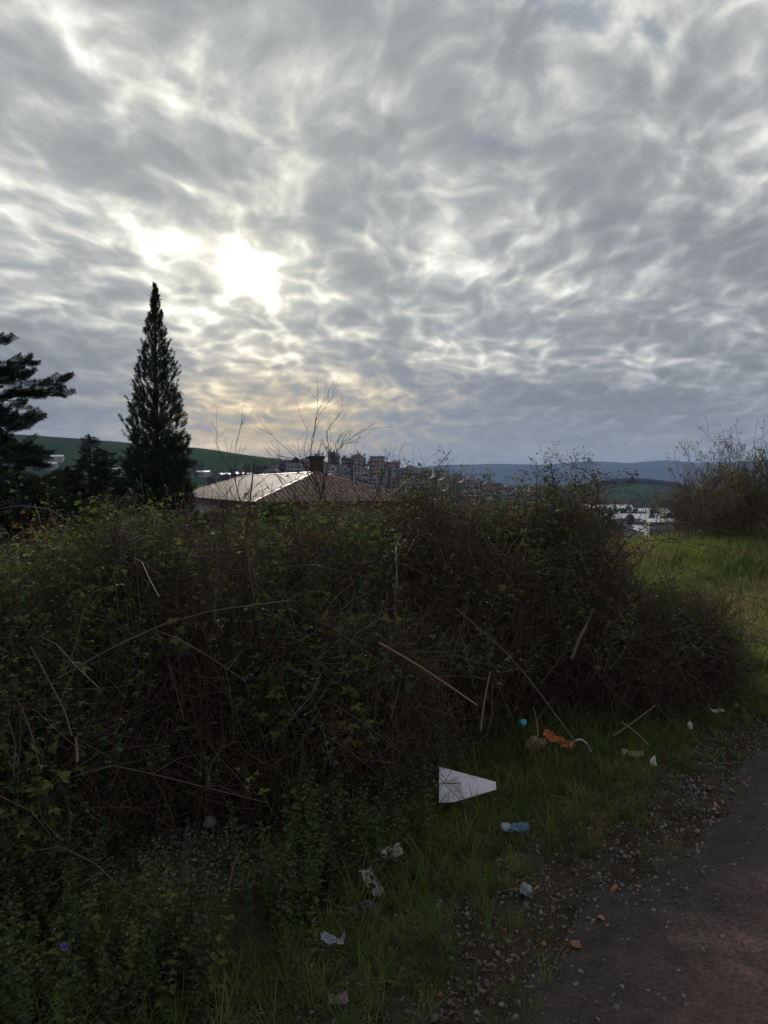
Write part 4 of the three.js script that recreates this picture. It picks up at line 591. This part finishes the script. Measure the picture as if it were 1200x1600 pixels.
// ---------------------------------------------------------------- dry sticks caught in the thicket
{
  const stickM = [matte(rgb(0.30, 0.20, 0.125), 0.8), matte(rgb(0.22, 0.155, 0.11), 0.85), matte(rgb(0.13, 0.10, 0.08), 0.9)], r = rng(950);
  const stick = (label, pts, r0, r1, m) => { const o = pts[0], g = new MB(), v = pts.map((p) => V(p[0] - o[0], p[1] - o[1], p[2] - o[2])), c = v.length > 2 ? new THREE.CatmullRomCurve3(v).getPoints(14) : [v[0], v[0].clone().lerp(v[1], 0.35).add(V(0.004, 0.006, 0)), v[0].clone().lerp(v[1], 0.7), v[1]]; g.tube(c, r0, r1, 6); for (const e of [0, c.length - 1]) { const s = g.p.length / 3; g.p.push(c[e].x, c[e].y, c[e].z); g.n.push(0, 1, 0); const b = e ? (c.length - 1) * 6 : 0; for (let k = 0; k < 6; k++) g.i.push(s, b + k, b + (k + 1) % 6); } single('dry_stick', label, 'stick', g.geo(), stickM[m], o); };
  stick('long straw-coloured cane slanting down right above the white board', [[-0.025, 0.829, -3.78], [0.19, 0.697, -3.8], [0.466, 0.506, -3.82]], 0.006, 0.004, 0);
  stick('short upright straw-coloured cane just right of the long slanting one', [[0.54, 0.654, -3.9], [0.511, 0.506, -3.9], [0.492, 0.352, -3.9]], 0.004, 0.005, 0);
  stick('thick grey-brown stick leaning inside the thicket on the right', [[1.295, 0.846, -4.75], [1.257, 0.729, -4.78], [1.219, 0.689, -4.74], [1.147, 0.539, -4.7]], 0.008, 0.011, 2);
  stick('long dark cane falling diagonally from the thick stick to the orange scrap', [[0.414, 0.893, -4.45], [0.733, 0.606, -4.4], [1.079, 0.158, -4.3]], 0.004, 0.005, 2);
  stick('dry twig crossing another one right of the orange scrap, rising to the right', [[1.302, 0.178, -4.35], [1.434, 0.244, -4.4], [1.558, 0.34, -4.4]], 0.004, 0.003, 1);
  stick('dry twig crossing under the rising one right of the orange scrap', [[1.345, 0.259, -4.35], [1.425, 0.204, -4.35], [1.489, 0.14, -4.3]], 0.004, 0.004, 1);
  stick('pale broken stick standing upright in the brambles at the left', [[-1.108, 0.697, -2.75], [-1.104, 0.65, -2.75], [-1.103, 0.608, -2.75]], 0.003, 0.005, 0);
  stick('pale straight stalk slanting beside the rubble heap', [[-0.537, 0.233, -2.85], [-0.561, 0.179, -2.85], [-0.581, 0.099, -2.85]], 0.003, 0.004, 1);
  stick('pale horizontal branch with forked end across the middle of the thicket', [[-0.96, 0.977, -3.55], [-0.797, 1.021, -3.55], [-0.59, 1.051, -3.55], [-0.434, 1.064, -3.6]], 0.002, 0.0035, 2);
  stick('long thin cane rising to the right across the left half of the thicket', [[-1.297, 0.834, -3.05], [-1.084, 0.952, -3.1], [-0.878, 1.035, -3.3]], 0.003, 0.002, 2);
  stick('curved stem bending down at the left edge of the thicket', [[-1.356, 0.983, -2.95], [-1.27, 0.872, -2.9], [-1.19, 0.765, -2.85], [-1.142, 0.685, -2.8]], 0.0025, 0.003, 2);
  stick('thin pale stalk rising from the ground behind the orange scrap', [[0.856, 0.329, -4.4], [0.875, 0.255, -4.4], [0.877, 0.178, -4.35]], 0.0035, 0.004, 1);
  stick('greenish-grey thin stalk lying low near the bottom left weeds', [[-0.827, 0.175, -2.62], [-0.745, 0.159, -2.6], [-0.674, 0.146, -2.58]], 0.003, 0.003, 1);
}

// ---------------------------------------------------------------- rubbish on the verge
function crumpled(seed, sx, sy, sz, amp = 0.45, f = 2.4) { const g = new THREE.IcosahedronGeometry(1, 9), p = g.attributes.position, v = V(); for (let k = 0; k < p.count; k++) { v.fromBufferAttribute(p, k); const a = Math.abs(noise(v.x * f + seed, v.y * f + v.z * 1.7)), b = Math.abs(noise(v.z * f * 1.9 + seed, v.x * f * 1.6 - v.y * 2)), c = noise(v.y * 1.4 + seed * 2, v.x * 1.3 + v.z); const s = 1 - amp * (1.5 * a + 0.8 * b) + 0.45 * c; p.setXYZ(k, v.x * s * sx, Math.max(-0.4, v.y * s) * sy, v.z * s * sz); } g.computeVertexNormals(); return g; }
function sheetGeo(seed, w, d, amp, curl = 0) {                        // a creased sheet with two faces and a thin rim
  const n = 16, p = [], idx = [], f = (u, v) => { const h = amp * (Math.abs(noise(u * 2.6 + seed, v * 2.6)) * 2 - 0.35 + 0.5 * Math.abs(noise(u * 5.5, v * 5.5 + seed))) + curl * (u - 0.5) * (u - 0.5) * 4, e = 1 + 0.16 * noise(u * 4 + seed, v * 4 + 3); return [(u - 0.5) * w * e, h, (v - 0.5) * d * e]; };
  for (const t of [0.0012, 0]) for (let i = 0; i <= n; i++) for (let j = 0; j <= n; j++) { const q = f(i / n, j / n); p.push(q[0], q[1] + t, q[2]); }
  const N = (n + 1) * (n + 1), id = (i, j) => i * (n + 1) + j;
  for (let i = 0; i < n; i++) for (let j = 0; j < n; j++) { const a = id(i, j), b = id(i, j + 1), c = id(i + 1, j), d2 = id(i + 1, j + 1); idx.push(a, b, c, b, d2, c, N + a, N + c, N + b, N + b, N + c, N + d2); }
  for (let i = 0; i < n; i++) for (const [a, b] of [[id(i, 0), id(i + 1, 0)], [id(i + 1, n), id(i, n)], [id(0, i + 1), id(0, i)], [id(n, i), id(n, i + 1)]]) idx.push(a, b, N + a, b, N + b, N + a);
  const g = new THREE.BufferGeometry(); g.setAttribute('position', new THREE.Float32BufferAttribute(p, 3)); g.setIndex(idx); g.computeVertexNormals(); return g;
}
const stain = grainTexture(256, 17, (u, v, r) => { const n = fbm(u * 5 + 3, v * 5, 5), m = fbm(u * 22, v * 22 + 9, 3), d = sstep(0.02, 0.32, n) * 0.55 + sstep(0.12, 0.4, m) * 0.35 + (r() - 0.5) * 0.05; return [0.97 - d * 0.42, 0.96 - d * 0.48, 0.97 - d * 0.58]; });
stain.colorSpace = THREE.SRGBColorSpace; stain.repeat.set(3, 3);
const plastic = (c, rough = 0.45, through = 0.15) => new THREE.MeshPhysicalMaterial({ color: c, roughness: rough, transmission: through, thickness: 0, side: THREE.DoubleSide });
{
  // the white board: a thin trapezoid offcut propped in the grass
  const s = new THREE.Shape(); s.moveTo(0, 0); s.lineTo(0.075, 0.002); s.lineTo(0.288, 0.060); s.lineTo(0.290, 0.098); s.lineTo(0.016, 0.182); s.closePath();
  const g = new THREE.ExtrudeGeometry(s, { depth: 0.009, bevelEnabled: true, bevelThickness: 0.0012, bevelSize: 0.0012, bevelSegments: 2 });
  const p = [0.269, 0.05, -3.728], m = single('white_board', 'white wedge-shaped board offcut lying in the grass before the brambles', 'board', g, matte(rgb(0.74, 0.74, 0.80), 0.6, { map: stain }), [p[0], 0.05, p[2]]); m.rotation.set(-0.80, 0.05, 0, 'YXZ');
  const put = (name, label, cat, geo, mat, [x, , z], lift, turn = 0, tilt = 0, roll = 0) => { const o = single(name, label, cat, geo, mat, [x, Y1(x, z) + lift, z], turn); o.rotation.set(tilt, turn, roll, 'YXZ'); return o; };
  put('plastic_bag', 'crumpled blue plastic bag lying in the grass right of the white board', 'bag', crumpled(3, 0.062, 0.028, 0.035), plastic(rgb(0.10, 0.20, 0.30), 0.35, 0.25), [0.614, 0, -3.446], 0.05, 0.2);
  put('plastic_film', 'clear whitish plastic film against the left of the blue bag', 'film', crumpled(9, 0.03, 0.024, 0.025), plastic(rgb(0.5, 0.55, 0.6), 0.25, 0.35), [0.55, 0, -3.446], 0.055, 0.9);
  put('paper_scrap', 'off-white folded paper scrap between the weeds and the grass', 'paper', sheetGeo(4, 0.095, 0.06, 0.02, 0.012), matte(rgb(0.50, 0.49, 0.45), 0.85), [0.027, 0, -3.21], 0.055, 0.35, 0.45, 0.05);
  put('torn_wrapper', 'torn white wrapper with brown stains trailing below the folded paper scrap', 'wrapper', sheetGeo(12, 0.05, 0.13, 0.024, 0.01), matte(rgb(0.40, 0.36, 0.36), 0.6), [-0.05, 0, -2.965], 0.05, 0.55, 0.38, 0.1);
  put('dark_wrapper', 'dark glossy wrapper below the torn white wrapper', 'wrapper', crumpled(21, 0.06, 0.03, 0.04), plastic(rgb(0.03, 0.04, 0.055), 0.25, 0), [-0.067, 0, -2.822], 0.03, 0.4);
  put('plastic_scrap', 'bluish white plastic scrap with a raised corner at lower middle', 'plastic scrap', sheetGeo(27, 0.08, 0.035, 0.03, 0.03), plastic(rgb(0.42, 0.44, 0.52), 0.4, 0.2), [-0.171, 0, -2.594], 0.04, -0.25, 0.35, 0);
  put('orange_scrap', 'crumpled orange plastic sheet hanging under the brambles', 'plastic scrap', sheetGeo(33, 0.19, 0.06, 0.03, 0.01), plastic(rgb(0.52, 0.12, 0.045), 0.5, 0.15), [1.029, 0, -4.521], 0.09, -0.45, 0.55, -0.5);
  put('tan_bag', 'tan crumpled paper bag left of the orange plastic sheet', 'bag', crumpled(41, 0.075, 0.05, 0.05), matte(rgb(0.36, 0.24, 0.15), 0.85), [0.909, 0, -4.565], 0.05, 0.5);
  put('blue_cap', 'small round turquoise plastic cap in the brambles above the tan bag', 'cap', (() => { const b = new THREE.LatheGeometry([[0, 0.016], [0.014, 0.016], [0.0175, 0.013], [0.018, -0.012], [0.0155, -0.012], [0.0155, 0.011], [0, 0.012]].map(([x, y]) => new THREE.Vector2(x, y)), 22); return b; })(), plastic(rgb(0.03, 0.30, 0.40), 0.4, 0), [0.752, 0.317, -4.15], 0, 0.3, 1.2);
  const bc = scene.getObjectByName('blue_cap'), bp = [0.752, 0.317, -4.15]; bc.position.set(...bp);
  { const loop = new MB(), c = new THREE.CatmullRomCurve3([V(0, 0, 0), V(0.03, 0.05, 0), V(0.075, 0.06, -0.01), V(0.115, 0.03, -0.01), V(0.135, -0.01, 0)]).getPoints(18); loop.tube(c, 0.0055, 0.0045, 6); const q = [1.084, 0, -4.499]; single('white_strap', 'white plastic strap arching right of the orange sheet', 'strap', loop.geo(), matte(rgb(0.55, 0.56, 0.6), 0.5), [q[0], 0.045, q[2]]); }
  put('white_scrap', 'small white paper scrap at the foot of the right-hand brambles', 'paper', crumpled(51, 0.02, 0.032, 0.02), matte(rgb(0.72, 0.72, 0.7), 0.8), [1.997, 0, -4.999], 0.03, 0.4);
  put('white_scrap', 'flat white scrap farthest right under the low purplish bramble', 'paper', sheetGeo(55, 0.085, 0.05, 0.012, 0.008), matte(rgb(0.72, 0.72, 0.7), 0.8), [2.305, 0, -5.306], 0.04, 0.2, 0.2);
  put('paper_cup', 'small crushed white cup in the grass right of the striped litter', 'cup', crumpled(61, 0.018, 0.035, 0.018, 0.25), matte(rgb(0.66, 0.64, 0.66), 0.7), [1.528, 0, -4.334], 0.03, 0.4);
  put('striped_packet', 'flattened brown and white packet under the crossing twigs', 'packet', sheetGeo(65, 0.12, 0.055, 0.016, 0.006), matte(rgb(0.33, 0.26, 0.2), 0.7), [1.454, 0, -4.478], 0.03, -0.25, 0.3);
  put('clod', 'brown lump of earth beside the farthest right white scrap', 'clod', stoneG[2], matte(rgb(0.17, 0.12, 0.085), 1), [2.489, 0, -5.459], 0.03, 0.3).scale.set(0.06, 0.055, 0.05);
  put('plastic_cup', 'greyish translucent cup lying in the short grass near the path', 'cup', crumpled(71, 0.024, 0.024, 0.03, 0.25), plastic(rgb(0.25, 0.29, 0.31), 0.3, 0.3), [0.55, 0, -2.956], 0.03, 0.2);
  put('grey_wrapper', 'dull grey wrapper in the grass at bottom left', 'wrapper', sheetGeo(75, 0.055, 0.055, 0.02, 0.02), plastic(rgb(0.22, 0.24, 0.25), 0.4, 0.2), [-0.693, 0, -2.456], 0.05, 0.5, 0.7);
  put('tissue_scrap', 'dirty pinkish tissue scrap near the bottom centre', 'tissue', sheetGeo(79, 0.06, 0.035, 0.018, 0.01), matte(rgb(0.22, 0.17, 0.15), 0.9), [-0.141, 0, -2.309], 0.03, 0.2, 0.3);
  // the one purple flower
  const f = [-0.925, 0.248, -2.2], t = thing('purple_flower', 'single purple-blue flower among the weeds at lower left', 'flower', [f[0], Y1(f[0], f[2]), f[2]]), st = new MB(), pe = new MB(), hgt = f[1] - Y1(f[0], f[2]);
  st.tube([V(0.01, 0, 0), V(0.004, hgt * 0.6, 0), V(0, hgt, 0)], 0.0018, 0.0014, 4); part('stem', st.geo(), matte(rgb(0.06, 0.10, 0.03)), t);
  for (let k = 0; k < 6; k++) { const a = k / 6 * 6.283; pe.leaf(V(0, hgt, 0), V(Math.cos(a) * 0.45, 1, Math.sin(a) * 0.45), V(-Math.cos(a), 0.4, -Math.sin(a)), 0.030, 0.017, 0.2); } part('petals', pe.geo(), leafy(rgb(0.22, 0.13, 0.62), 0.3), t);
}
scene.traverse((o) => { if (o.isMesh) { o.castShadow = true; o.receiveShadow = true; } });
renderer.render(scene, camera);
